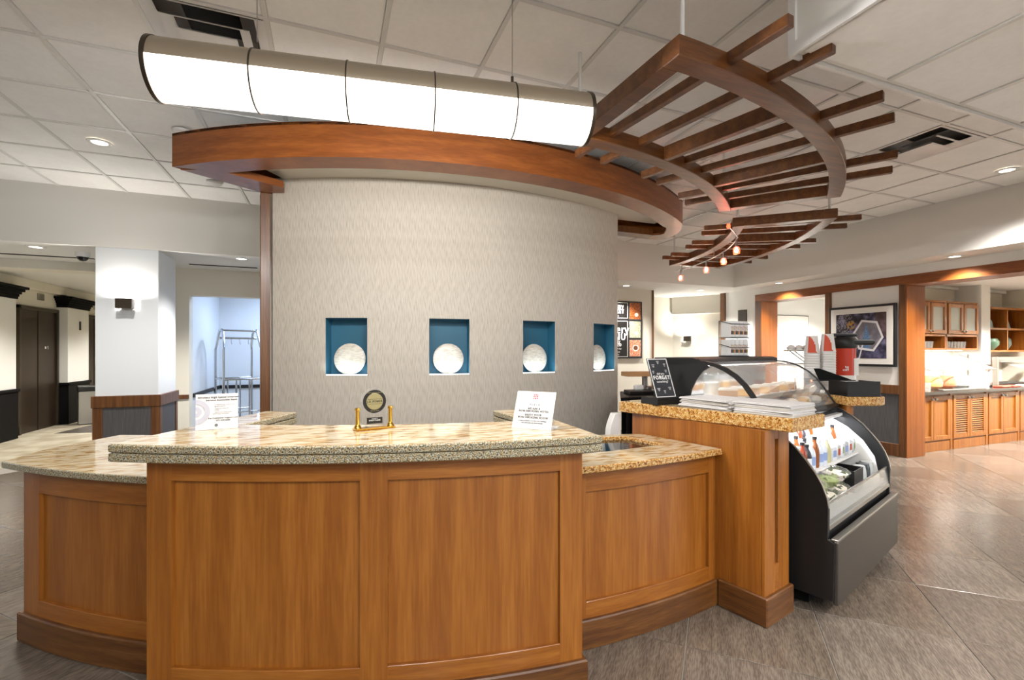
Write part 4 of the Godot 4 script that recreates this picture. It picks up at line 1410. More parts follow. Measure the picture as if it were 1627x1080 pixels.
# ------------------------------------------------------------------ pendant
func pendant() -> void:
	var a := Vector3(-0.657, 2.60, -2.292)
	var b := Vector3(1.172, 2.60, -2.023)
	var len := a.distance_to(b)
	var turn := atan2(-(b.z - a.z), b.x - a.x)
	var t := thing("linear_pendant", "long tubular pendant lamp with bronze top and glowing white diffuser", "pendant lamp", (a + b) / 2.0, turn)
	var r := 0.12
	var along := Basis(Vector3(0, 0, 1), Vector3(1, 0, 0), Vector3(0, 1, 0))   # lathe axis along x
	var shell := MB.new()
	shell.x = Transform3D(along, Vector3.ZERO)
	# half above: angle measured from +z(local) towards x; lathe uses (sin, cos) in x and z, mapped to (z, y)
	shell.lathe([Vector2(r, -len / 2), Vector2(r, len / 2)], Vector3.ZERO, 24, -PI / 2, PI / 2)
	shell.lathe([Vector2(r - 0.004, len / 2), Vector2(r - 0.004, -len / 2)], Vector3.ZERO, 24, -PI / 2, PI / 2)
	part(t, "housing", shell.done(), M.bronze, "brushed bronze upper half")
	var seg := len / 5.0
	for k in 5:
		var x0 := -len / 2 + seg * k
		var d := MB.new()
		d.x = Transform3D(along, Vector3.ZERO)
		d.lathe([Vector2(r - 0.001, x0), Vector2(r - 0.001, x0 + seg)], Vector3.ZERO, 24, PI / 2, PI * 1.5)
		part(t, "diffuser", d.done(), M.lamp_diffuser, "glowing white diffuser segment")
		omni(t, "pendant_lamp", Vector3(x0 + seg / 2, -0.05, 0), hexc("fffaf5"), 0.75, 0.06)
	for k in 6:
		var x := -len / 2 + seg * k
		var ring := MB.new()
		ring.x = Transform3D(along, Vector3.ZERO)
		var w := 0.008 if k == 0 or k == 5 else 0.003
		ring.lathe([Vector2(r - 0.003, x - w), Vector2(r + 0.004, x - w), Vector2(r + 0.004, x + w), Vector2(r - 0.003, x + w)], Vector3.ZERO, 40)
		part(t, "band", ring.done(), M.dark_bronze)
	for s in [-1, 1]:
		var cap := MB.new()
		cap.x = Transform3D(along, Vector3.ZERO)
		cap.lathe([Vector2(0.0, s * len / 2), Vector2(r - 0.002, s * len / 2)], Vector3.ZERO, 40)
		part(t, "end_cap", cap.done(), M.dark_bronze)
	for x in [-len / 2 + seg, len / 2 - seg]:
		part(t, "cable", tubem([Vector3(x, r, 0), Vector3(x, CEIL - 2.60 + 0.002, 0)], 0.0022, 6), M.steel)
		part(t, "cable_grip", tubem([Vector3(x, r - 0.004, 0), Vector3(x, r + 0.045, 0)], 0.007, 8), M.dark_bronze)


# ------------------------------------------------------------------ slatted trellises
func pergola(which: int, c: Vector2, r0: float, r1: float, a0: float, a1: float, y: float) -> void:
	var t := thing("ceiling_trellis", ["", "curved wooden slatted trellis hanging nearest the pendant lamp", "farther curved wooden slatted trellis carrying the track light"][which], "trellis", Vector3.ZERO, 0.0, "hanging wooden trellises")
	var w := 0.105
	var top := y + 0.09
	part(t, "arc_beam", block(c, r0, r0 + w, a0, a1, y, top, 0.004), M.wood_long, "inner curved beam")
	part(t, "arc_beam", block(c, r1 - w, r1, a0, a1, y, top, 0.004), M.wood_long, "outer curved beam")
	for k in 4:
		var a := lerpf(a0, a1, k / 3.0)
		var th := 0.09 if k == 0 or k == 3 else 0.045
		var off := 0.0 if k == 1 or k == 2 else (th / 2 if k == 0 else -th / 2)
		var b := MB.new()
		b.span(Vector3(-th / 2 + off, 0, r0 + w - 0.001), Vector3(th / 2 + off, 0.088, r1 - w + 0.001), 0.003)
		var o := part(t, "radial_beam", b.done(), M.wood_long)
		o.position = Vector3(c.x, y + 0.001, c.y)
		o.rotation.y = deg_to_rad(a)
	var slat := MB.new()
	slat.span(Vector3(-0.02, 0.0, r0 - 0.25), Vector3(0.02, 0.05, r1 + 0.28), 0.003)
	var sm := slat.done()
	for k in 3:
		for j in 2:
			var a := lerpf(a0, a1, (k + (j + 1) / 3.0) / 3.0)
			var o := part(t, "slat", sm, M.wood_long)
			o.position = Vector3(c.x, y + 0.038, c.y)
			o.rotation.y = deg_to_rad(a)
	for q in [[a0 + 0.9, r1 - 0.05], [a0 + 0.9, r0 + 0.05], [a1 - 0.9, r1 - 0.05], [a1 - 0.9, r0 + 0.05]]:
		var p: Vector2 = c + Vector2(sin(deg_to_rad(q[0])), cos(deg_to_rad(q[0]))) * q[1]
		part(t, "hanger_rod", tubem([Vector3(p.x, top - 0.003, p.y), Vector3(p.x, CEIL + 0.002, p.y)], 0.011, 10), M.white_metal, "white hanger rod")


func track_light() -> void:
	var t := thing("track_light", "curved chrome track light with four small glass heads under the farther trellis", "track light", Vector3.ZERO)
	var c := Vector2(1.3, -5.75)
	var pts := []
	for k in 15:
		var a := deg_to_rad(lerpf(49.0, 84.0, k / 14.0))
		pts.append(Vector3(c.x + sin(a) * 3.33, 2.60, c.y + cos(a) * 3.33))
	part(t, "rail", tubem(pts, 0.008, 8), M.chrome)
	for k in [1, 7, 13]:
		part(t, "stem", tubem([pts[k], pts[k] + Vector3(0, 0.095, 0)], 0.006, 6), M.chrome)
	var heads := [50.5, 61.0, 70.5, 82.0]
	for k in 4:
		var a := deg_to_rad(heads[k])
		var p := Vector3(c.x + sin(a) * 3.33, 2.60, c.y + cos(a) * 3.33)
		var h := part(t, "lamp_head", tubem([p + Vector3(0, -0.008, 0), p + Vector3(0, -0.075, 0)], 0.011, 10), M.chrome)
		var shade := MB.new()
		shade.lathe([Vector2(0.018, -0.07), Vector2(0.03, -0.09), Vector2(0.036, -0.125), Vector2(0.03, -0.15)], p, 14)
		part(h, "lamp_shade", shade.done(), M.red_glass)
		var bulb := MB.new()
		bulb.lathe([Vector2(0, -0.14), Vector2(0.014, -0.135), Vector2(0.02, -0.115), Vector2(0.012, -0.085), Vector2(0, -0.08)], p, 10)
		part(h, "bulb", bulb.done(), M.bulb_glow)
		omni(h, "bulb_light", p + Vector3(0, -0.115, 0), hexc("ffb89a"), 0.10, 0.015)
	# red head on an arm, placed to throw a red glow on the nearer trellis
	var p0: Vector3 = pts[0]
	var rh := part(t, "lamp_head", tubem([p0, p0 + Vector3(-0.22, 0.0, 0.16), p0 + Vector3(-0.45, -0.01, 0.32)], 0.006, 8), M.chrome, "arm placed so its red head tints the nearer trellis")
	var q0 := p0 + Vector3(-0.45, -0.01, 0.32)
	var rb := MB.new()
	rb.lathe([Vector2(0, -0.02), Vector2(0.014, -0.015), Vector2(0.018, 0.0), Vector2(0.012, 0.02), Vector2(0, 0.025)], q0, 10)
	var red := glow("red_bulb", hexc("ff4a2a"), 4.0)
	part(rh, "bulb", rb.done(), red)
	spot(rh, "red_bulb_light", q0, q0 + Vector3(-0.14, 0.13, 0.12), hexc("ff2a10"), 0.07, 50.0, 0.015)


# ------------------------------------------------------------------ refrigerated display case
const CASE_AT := Vector3(2.56, 0, -1.718)
const CASE_TURN := 0.3246
const CASE_LEN := 1.309


func case_xf() -> Transform3D:
	return Transform3D(Basis(Vector3.UP, CASE_TURN), CASE_AT)


func profile(pts: Array, s0: float, s1: float, bev := 0.0) -> ArrayMesh:   # (back, height) outline run along the case
	var m := MB.new()
	m.x = Transform3D(Basis(Vector3(0, 0, -1), Vector3(1, 0, 0), Vector3(0, 1, 0)), Vector3.ZERO)
	var poly := PackedVector2Array()
	for p in pts:
		poly.append(p)
	m.prism(poly, s0, s1, bev)
	return m.done()


func sheet(pts: Array, s0: float, s1: float, th: float) -> ArrayMesh:   # a bent sheet following (back, height)
	var out := []
	for i in pts.size():
		var d: Vector2 = (pts[mini(i + 1, pts.size() - 1)] - pts[maxi(i - 1, 0)]).normalized()
		out.append(pts[i] + Vector2(d.y, -d.x) * -th)
	out.reverse()
	return profile(pts + out, s0, s1)


func display_case() -> void:
	var t := thing("display_case", "black refrigerated display case with curved glass top and open front", "display case", CASE_AT, CASE_TURN)
	var L := CASE_LEN
	var plate := [Vector2(0.02, 0.10), Vector2(0.012, 0.42), Vector2(0.045, 0.43), Vector2(0.043, 0.60), Vector2(0.052, 0.655), Vector2(0.075, 0.72), Vector2(0.11, 0.785), Vector2(0.155, 0.845), Vector2(0.21, 0.91), Vector2(0.27, 0.96), Vector2(0.33, 1.0), Vector2(0.39, 1.03), Vector2(1.12, 1.03), Vector2(1.12, 0.05), Vector2(0.30, 0.05), Vector2(0.30, 0.10)]
	part(t, "side_panel", profile(plate, -0.022, 0.008, 0.003), M.case_black)
	part(t, "side_panel", profile(plate, L - 0.008, L + 0.022, 0.003), M.case_black)
	var liner := [Vector2(0.10, 0.53), Vector2(0.13, 0.68), Vector2(0.20, 0.79), Vector2(0.30, 0.88), Vector2(0.42, 0.945), Vector2(0.98, 0.945), Vector2(0.98, 0.53)]
	part(t, "side_liner", profile(liner, L - 0.012, L - 0.0085), M.case_white, "white inner liner")
	part(t, "side_liner", profile(liner, 0.0085, 0.012), M.case_white, "white inner liner")
	part(t, "edge_trim", sheet(plate.slice(3, 12), -0.024, -0.006, 0.004), M.steel, "thin bright edge strip")
	part(t, "edge_trim", sheet(plate.slice(3, 12), L + 0.006, L + 0.024, 0.004), M.steel, "thin bright edge strip")
	part(t, "back_liner", boxm(Vector3(0.01, 0.5, -1.0), Vector3(L - 0.01, 1.0, -0.98)), M.case_white)
	part(t, "rear_panel", boxm(Vector3(0.0, 0.05, -1.12), Vector3(L, 1.03, -1.09)), M.case_black)
	part(t, "front_panel", boxm(Vector3(-0.012, 0.08, -0.022), Vector3(L + 0.012, 0.425, 0.0), 0.004), M.case_front, "grey brown satin lower front panel")
	part(t, "front_panel_rim", boxm(Vector3(-0.012, 0.425, -0.035), Vector3(L + 0.012, 0.437, 0.001), 0.003), M.steel)
	part(t, "base_plinth", boxm(Vector3(0.05, 0.02, -1.05), Vector3(L - 0.05, 0.09, -0.16)), M.black_matt)
	for q in [[0.06, -0.25], [L - 0.06, -0.25], [0.06, -0.98], [L - 0.06, -0.98]]:
		part(t, "foot", lathem([Vector2(0.03, 0.0), Vector2(0.03, 0.012), Vector2(0.012, 0.02), Vector2(0.012, 0.1)], 12), M.black).position = Vector3(q[0], 0, q[1])
	part(t, "air_grille", boxm(Vector3(0.01, 0.40, -0.13), Vector3(L - 0.01, 0.47, -0.06)), M.black)
	part(t, "lower_deck", boxm(Vector3(0.01, 0.50, -0.98), Vector3(L - 0.01, 0.53, -0.075)), M.case_grey)
	var lip := MB.new()
	lip.x = Transform3D(Basis(Vector3.RIGHT, -0.10), Vector3(0, 0.475, -0.045))
	lip.span(Vector3(0.008, 0.02, -0.006), Vector3(L - 0.008, 0.135, 0.0))
	part(t, "front_lip", lip.done(), M.clear_tint, "clear plastic front lip")
	var rim := MB.new()
	rim.x = lip.x
	rim.span(Vector3(0.008, 0.135, -0.009), Vector3(L - 0.008, 0.145, 0.003), 0.002)
	rim.span(Vector3(0.008, 0.0, -0.009), Vector3(L - 0.008, 0.022, 0.003), 0.002)
	part(t, "lip_rail", rim.done(), M.steel)
	part(t, "bottle_shelf", boxm(Vector3(0.012, 0.685, -0.98), Vector3(L - 0.012, 0.698, -0.225), 0.003), M.case_white)
	part(t, "shelf_riser", boxm(Vector3(0.012, 0.53, -0.40), Vector3(L - 0.012, 0.685, -0.39)), M.case_white)
	part(t, "back_step", boxm(Vector3(0.012, 0.698, -0.98), Vector3(L - 0.012, 0.74, -0.42), 0.003), M.case_white)
	part(t, "lamp_rail", boxm(Vector3(0.012, 0.962, -0.37), Vector3(L - 0.012, 0.982, -0.33)), M.case_white)
	part(t, "led_lamp", boxm(Vector3(0.03, 0.958, -0.362), Vector3(L - 0.03, 0.962, -0.338)), M.case_led)
	area(t, "case_beam", Vector3(L / 2, 0.954, -0.35), Vector3(L / 2, 0.0, -0.40), Vector2(L - 0.08, 0.02), hexc("f6f9ff"), 0.7)
	# deck between the two chambers
	part(t, "upper_deck", profile([Vector2(0.39, 1.03), Vector2(0.36, 1.02), Vector2(0.35, 1.035), Vector2(0.37, 1.052), Vector2(1.12, 1.052), Vector2(1.12, 1.0), Vector2(0.42, 0.985)], 0.0, L), M.case_black)
	part(t, "deck_liner", boxm(Vector3(0.02, 1.052, -0.86), Vector3(L - 0.02, 1.058, -0.42)), M.case_grey)
	var curve := [Vector2(0.385, 1.05), Vector2(0.425, 1.11), Vector2(0.465, 1.175), Vector2(0.51, 1.238), Vector2(0.565, 1.29), Vector2(0.63, 1.33), Vector2(0.69, 1.355), Vector2(0.76, 1.37), Vector2(0.83, 1.375)]
	part(t, "curved_glass", sheet(curve, 0.015, L - 0.015, 0.005), M.clear, "curved clear glass front")
	part(t, "glass_rib", sheet(curve, -0.006, 0.03, 0.022), M.case_black, "black curved rib at the left end of the glass")
	part(t, "glass_rib", sheet(curve, L - 0.02, L - 0.004, 0.010), M.case_black, "thin black rib at the right end of the glass")
	part(t, "glass_joint", sheet(curve, L * 0.5 - 0.003, L * 0.5 + 0.003, 0.006), M.clear_tint)
	var endp := curve + [Vector2(0.85, 1.35), Vector2(0.86, 1.19), Vector2(0.862, 1.058)]
	part(t, "end_glass", profile(endp, 0.006, 0.010), M.clear)
	part(t, "end_glass", profile(endp, L - 0.010, L - 0.006), M.clear)
	part(t, "end_plate", profile([Vector2(0.872, 1.052), Vector2(0.866, 1.12), Vector2(0.845, 1.20), Vector2(0.81, 1.27), Vector2(0.765, 1.325), Vector2(0.72, 1.352), Vector2(0.80, 1.405), Vector2(1.14, 1.405), Vector2(1.14, 1.0), Vector2(0.93, 1.0)], -0.012, 0.004, 0.003), M.case_black, "black curved end plate")
	part(t, "rear_housing", boxm(Vector3(0.0, 1.052, -1.13), Vector3(L, 1.40, -0.90)), M.case_black)
	part(t, "back_mirror", boxm(Vector3(0.01, 1.06, -0.90), Vector3(L - 0.01, 1.36, -0.892)), M.chrome)
	part(t, "top_cap", profile([Vector2(0.80, 1.38), Vector2(0.80, 1.40), Vector2(0.84, 1.412), Vector2(1.13, 1.412), Vector2(1.145, 1.39), Vector2(1.13, 1.36), Vector2(0.88, 1.36)], -0.012, L, 0.003), M.case_black)
	part(t, "led_lamp", boxm(Vector3(0.03, 1.352, -0.86), Vector3(L - 0.03, 1.356, -0.84)), M.case_led)
	area(t, "upper_case_beam", Vector3(L / 2, 1.348, -0.85), Vector3(L / 2, 0.6, -0.72), Vector2(L - 0.08, 0.02), hexc("fbfaff"), 0.25)
	part(t, "upper_shelf", boxm(Vector3(0.02, 1.14, -0.86), Vector3(L - 0.02, 1.15, -0.56), 0.002), M.case_white)
	part(t, "shelf_edge", boxm(Vector3(0.02, 1.128, -0.565), Vector3(L - 0.02, 1.155, -0.555)), M.steel)
	stock()


func stock() -> void:
	var X := case_xf()
	var L := CASE_LEN
	# bottles, four kinds
	var kinds := [["blue labelled clear water bottle", "bottle_blue", "cap_white", 0.030, 0.17], ["red drink bottle with dark cap", "bottle_red", "cap_dark", 0.028, 0.19], ["amber tea bottle with dark cap", "bottle_amber", "cap_dark", 0.027, 0.20], ["olive green juice bottle", "bottle_olive", "cap_white", 0.030, 0.17], ["dark cola bottle with pale label", "bottle_dark", "cap_dark", 0.030, 0.17]]
	var protos := []
	for q in kinds:
		var r: float = q[3]
		var h: float = q[4]
		protos.append([lathem([Vector2(0, 0), Vector2(r * 0.9, 0), Vector2(r, 0.01), Vector2(r, h * 0.55), Vector2(r * 0.85, h * 0.68), Vector2(r * 0.45, h * 0.82), Vector2(r * 0.42, h * 0.92), Vector2(0, h * 0.92)], 14), lathem([Vector2(0, h * 0.9), Vector2(r * 0.5, h * 0.9), Vector2(r * 0.5, h), Vector2(0, h)], 12), lathem([Vector2(r + 0.0006, h * 0.16), Vector2(r + 0.0006, h * 0.48)], 14)])
	var order := [0, 0, 3, 1, 4, 0, 2, 0, 0, 3]
	var back := [0, 3, 0, 0, 0, 2, 0, 4, 0, 0]
	for row in 3:
		for k in 17:
			if row == 0 and k > 9:
				continue
			var kind: int = ([order, back, order][row])[(k + 3 * (row / 2)) % 10]
			var at := X * Vector3(0.075 + 0.0725 * k, [0.699, 0.699, 0.741][row], [-0.275, -0.36, -0.47][row])
			var o := thing("drink_bottle", kinds[kind][0] + [" in the front bottle row of the case", " in the middle bottle row of the case", " in the rear bottle row of the case"][row], "bottle", at, 0.0, "drink bottles in the display case")
			part(o, "body", protos[kind][0], M[kinds[kind][1]])
			part(o, "cap", protos[kind][1], M[kinds[kind][2]])
			part(o, "wrap_label", protos[kind][2], M.label_blue if kind == 0 else M.label_white if kind == 4 else M[kinds[kind][1]])
	# salads in clear bowls
	var bowl := lathem([Vector2(0, 0.0), Vector2(0.05, 0.0), Vector2(0.085, 0.05), Vector2(0.09, 0.055)], 18)
	var lid := lathem([Vector2(0.09, 0.055), Vector2(0.07, 0.075), Vector2(0.03, 0.088), Vector2(0, 0.09)], 18)
	var leaf := MB.new()
	var rng := RandomNumberGenerator.new()
	rng.seed = 5
	for k in 26:
		var p := Vector3(rng.randf_range(-0.06, 0.06), rng.randf_range(0.02, 0.06), rng.randf_range(-0.06, 0.06))
		leaf.x = Transform3D(Basis.from_euler(Vector3(rng.randf() * 3, rng.randf() * 6, rng.randf() * 3)), p)
		leaf.box(Vector3.ZERO, Vector3(0.035, 0.004, 0.022))
	var fill := lathem([Vector2(0, 0.004), Vector2(0.046, 0.004), Vector2(0.075, 0.045), Vector2(0.05, 0.058), Vector2(0, 0.062)], 16)
	var leaves := leaf.done()
	var spots := [[0.13, -0.175, 0.53, 0], [0.36, -0.175, 0.53, 0], [0.37, -0.175, 0.621, 0], [0.58, -0.18, 0.53, 0], [0.15, -0.18, 0.621, 0], [0.59, -0.185, 0.621, 0]]
	for k in spots.size():
		var s: Array = spots[k]
		var o := thing("salad_bowl", ["clear bowl of salad nearest the front left corner of the case", "clear salad bowl under another behind the front lip", "topmost clear salad bowl of its pile", "dark leafy salad bowl next to the black box", "upper clear salad bowl at the front left corner of the case", "upper clear salad bowl next to the black carton"][k], "salad", X * Vector3(s[0], s[2], s[1]), 0.3 * k, "salad bowls in the display case")
		part(o, "bowl", bowl, M.clear)
		part(o, "lid", lid, M.clear)
		part(o, "filling", fill, M.salad_green if k % 2 == 0 else M.cream_food)
		part(o, "leaves", leaves, M.salad_dark if k % 2 else M.salad_green)
	var bx := thing("black_carton", "open black carton in the middle of the case deck", "box", X * Vector3(0.80, 0.53, -0.185))
	bx.rotation.y = CASE_TURN
	var cb := MB.new()
	cb.span(Vector3(-0.10, 0, -0.08), Vector3(0.10, 0.006, 0.08))
	for q in [[-0.10, 0.10, -0.08, -0.074], [-0.10, 0.10, 0.074, 0.08], [-0.10, -0.094, -0.074, 0.074], [0.094, 0.10, -0.074, 0.074]]:
		cb.span(Vector3(q[0], 0.006, q[2]), Vector3(q[1], 0.14, q[3]))
	part(bx, "carton", cb.done(), M.black)
	for k in 4:
		solo("wrapped_sandwich", ["pale wrapped sandwich lying first behind the black carton", "pale wrapped sandwich lying second behind the black carton", "pale wrapped sandwich lying third on the case deck", "pale wrapped sandwich lying last near the right end"][k], "sandwich", prismm(PackedVector2Array([Vector2(-0.08, -0.05), Vector2(0.08, -0.05), Vector2(0.06, 0.05), Vector2(-0.06, 0.05)]), 0.0, 0.06, 0.008), M.label_white if k % 2 == 0 else M.bag_grey, X * Vector3(0.45 + 0.22 * k, 0.53, -0.325), CASE_TURN + 0.1 * (k - 1.5), "wrapped sandwiches")
	var pack := prismm(PackedVector2Array([Vector2(-0.045, -0.05), Vector2(0.045, -0.05), Vector2(0.03, 0.045), Vector2(-0.03, 0.045)]), 0.0, 0.105, 0.01)
	for k in 6:
		var o := thing("sandwich_pack", "clear sandwich pack, %s in the row on the right half of the bottle shelf" % ["first", "second", "third", "fourth", "fifth", "last"][k], "sandwich", X * Vector3(0.80 + 0.088 * k, 0.699, -0.285), CASE_TURN + 0.12 * (k % 3 - 1), "sandwich packs on the shelf")
		part(o, "pack", pack, M.label_white if k % 2 == 0 else M.bag_grey)
		part(o, "sticker", boxm(Vector3(-0.022, 0.03, 0.0455), Vector3(0.022, 0.075, 0.0465)), [M.label_blue, M.cup_red, M.salad_green][k % 3])
	for k in 4:
		var bag := MB.new()
		bag.lathe([Vector2(0, 0), Vector2(0.05, 0.0), Vector2(0.062, 0.03), Vector2(0.058, 0.08), Vector2(0.05, 0.115), Vector2(0.0, 0.12)], Vector3.ZERO, 8)
		var o := solo("snack_bag", ["dark snack bag beside the black carton", "grey snack bag in the middle of the right half", "dark snack bag second from the right end", "grey snack bag at the right end of the deck"][k], "snack bag", bag.done(), M.bag_dark if k % 2 == 0 else M.bag_grey, X * Vector3(0.955 + 0.098 * k, 0.53, -0.17), 0.4 * k, "snack bags")
		o.scale = Vector3(0.8, 1.0, 0.8)
	# cakes on the upper shelf
	var slice := MB.new()
	slice.prism(PackedVector2Array([Vector2(-0.045, -0.05), Vector2(0.045, -0.05), Vector2(0.0, 0.06)]), 0.0, 0.045, 0.003)
	var ice := MB.new()
	ice.prism(PackedVector2Array([Vector2(-0.046, -0.051), Vector2(0.046, -0.051), Vector2(0.0, 0.061)]), 0.045, 0.062, 0.004)
	var sl := slice.done()
	var ic := ice.done()
	var words := ["first", "second", "third", "fourth", "fifth", "sixth", "seventh"]
	for k in 7:
		var o := thing("cake_slice", "cream topped cake slice, %s from the left on the upper shelf" % words[k], "cake", X * Vector3(0.12 + 0.17 * k, 1.151, -0.66), CASE_TURN + 0.25, "cake slices")
		part(o, "sponge", sl, M.cake_brown if k % 2 == 0 else M.pastry)
		part(o, "icing", ic, M.cream_food)
	var bun := lathem([Vector2(0, 0.0), Vector2(0.038, 0.0), Vector2(0.05, 0.018), Vector2(0.042, 0.042), Vector2(0.02, 0.054), Vector2(0, 0.056)], 14)
	for k in 9:
		solo("pastry", "pale glazed bun, %s in the row behind the curved glass" % (["first", "second", "third", "fourth", "fifth", "sixth", "seventh", "eighth", "ninth"][k]), "pastry", bun, M.cream_food if k % 3 else M.pastry, X * Vector3(0.13 + 0.13 * k, 1.059, -0.48 - 0.03 * (k % 2)), 0.0, "buns on the display deck")
	var jar := thing("glass_canister", "clear glass canister on the upper shelf near the left end", "jar", X * Vector3(0.15, 1.151, -0.79))
	part(jar, "glass", lathem([Vector2(0, 0), Vector2(0.05, 0.0), Vector2(0.05, 0.15), Vector2(0.045, 0.155)], 16), M.clear_tint)
	part(jar, "contents", lathem([Vector2(0, 0.004), Vector2(0.044, 0.004), Vector2(0.044, 0.09), Vector2(0, 0.095)], 14), M.cream_food)
	var tag1 := thing("price_card", "small red and white price card leaning inside the right end of the glass", "card", X * Vector3(1.12, 1.151, -0.60), CASE_TURN + 0.3)
	part(tag1, "card", boxm(Vector3(-0.07, 0, -0.003), Vector3(0.07, 0.10, 0.0)), M.ink_white)
	part(tag1, "red_band", boxm(Vector3(-0.065, 0.05, 0.0), Vector3(0.065, 0.095, 0.001)), M.cup_red)
	# things on top of the case and behind it
	var rack := thing("tea_rack", "black wire rack of white tea boxes on top of the display case", "rack", X * Vector3(0.99, 1.412, -1.02), CASE_TURN - 0.25)
	part(rack, "tray", boxm(Vector3(-0.11, 0.0, -0.06), Vector3(0.11, 0.008, 0.06), 0.003), M.black)
	part(rack, "shelf", boxm(Vector3(-0.11, 0.155, -0.06), Vector3(0.11, 0.160, 0.06), 0.001), M.black)
	for s in [-1, 1]:
		part(rack, "upright", tubem([Vector3(s * 0.11, 0.0, -0.06), Vector3(s * 0.11, 0.30, -0.06)], 0.004, 6), M.black)
	for y in [0.075, 0.27]:
		part(rack, "wire", tubem([Vector3(-0.115, y + 0.03, -0.055), Vector3(-0.11, y, 0.062), Vector3(0.11, y, 0.062), Vector3(0.115, y + 0.03, -0.055)], 0.003, 6), M.black)
	for row in 2:
		for k in 4:
			var o := thing("tea_box", "white tea box with coloured band on the %s shelf, %s from the left" % [["lower", "upper"][row], ["first", "second", "third", "fourth"][k]], "box", X * Transform3D(Basis(Vector3.UP, -0.25), Vector3(0.99, 1.412, -1.02)) * Vector3(-0.078 + 0.052 * k, [0.0085, 0.1605][row], 0.0), CASE_TURN - 0.25, "tea boxes in the rack")
			part(o, "carton", boxm(Vector3(-0.0245, 0, -0.05), Vector3(0.0245, 0.135, 0.05), 0.002), M.white_sheet)
			part(o, "front_print", card(0.046, 0.12), M.print_box).position = Vector3(0, 0.008, 0.0506)


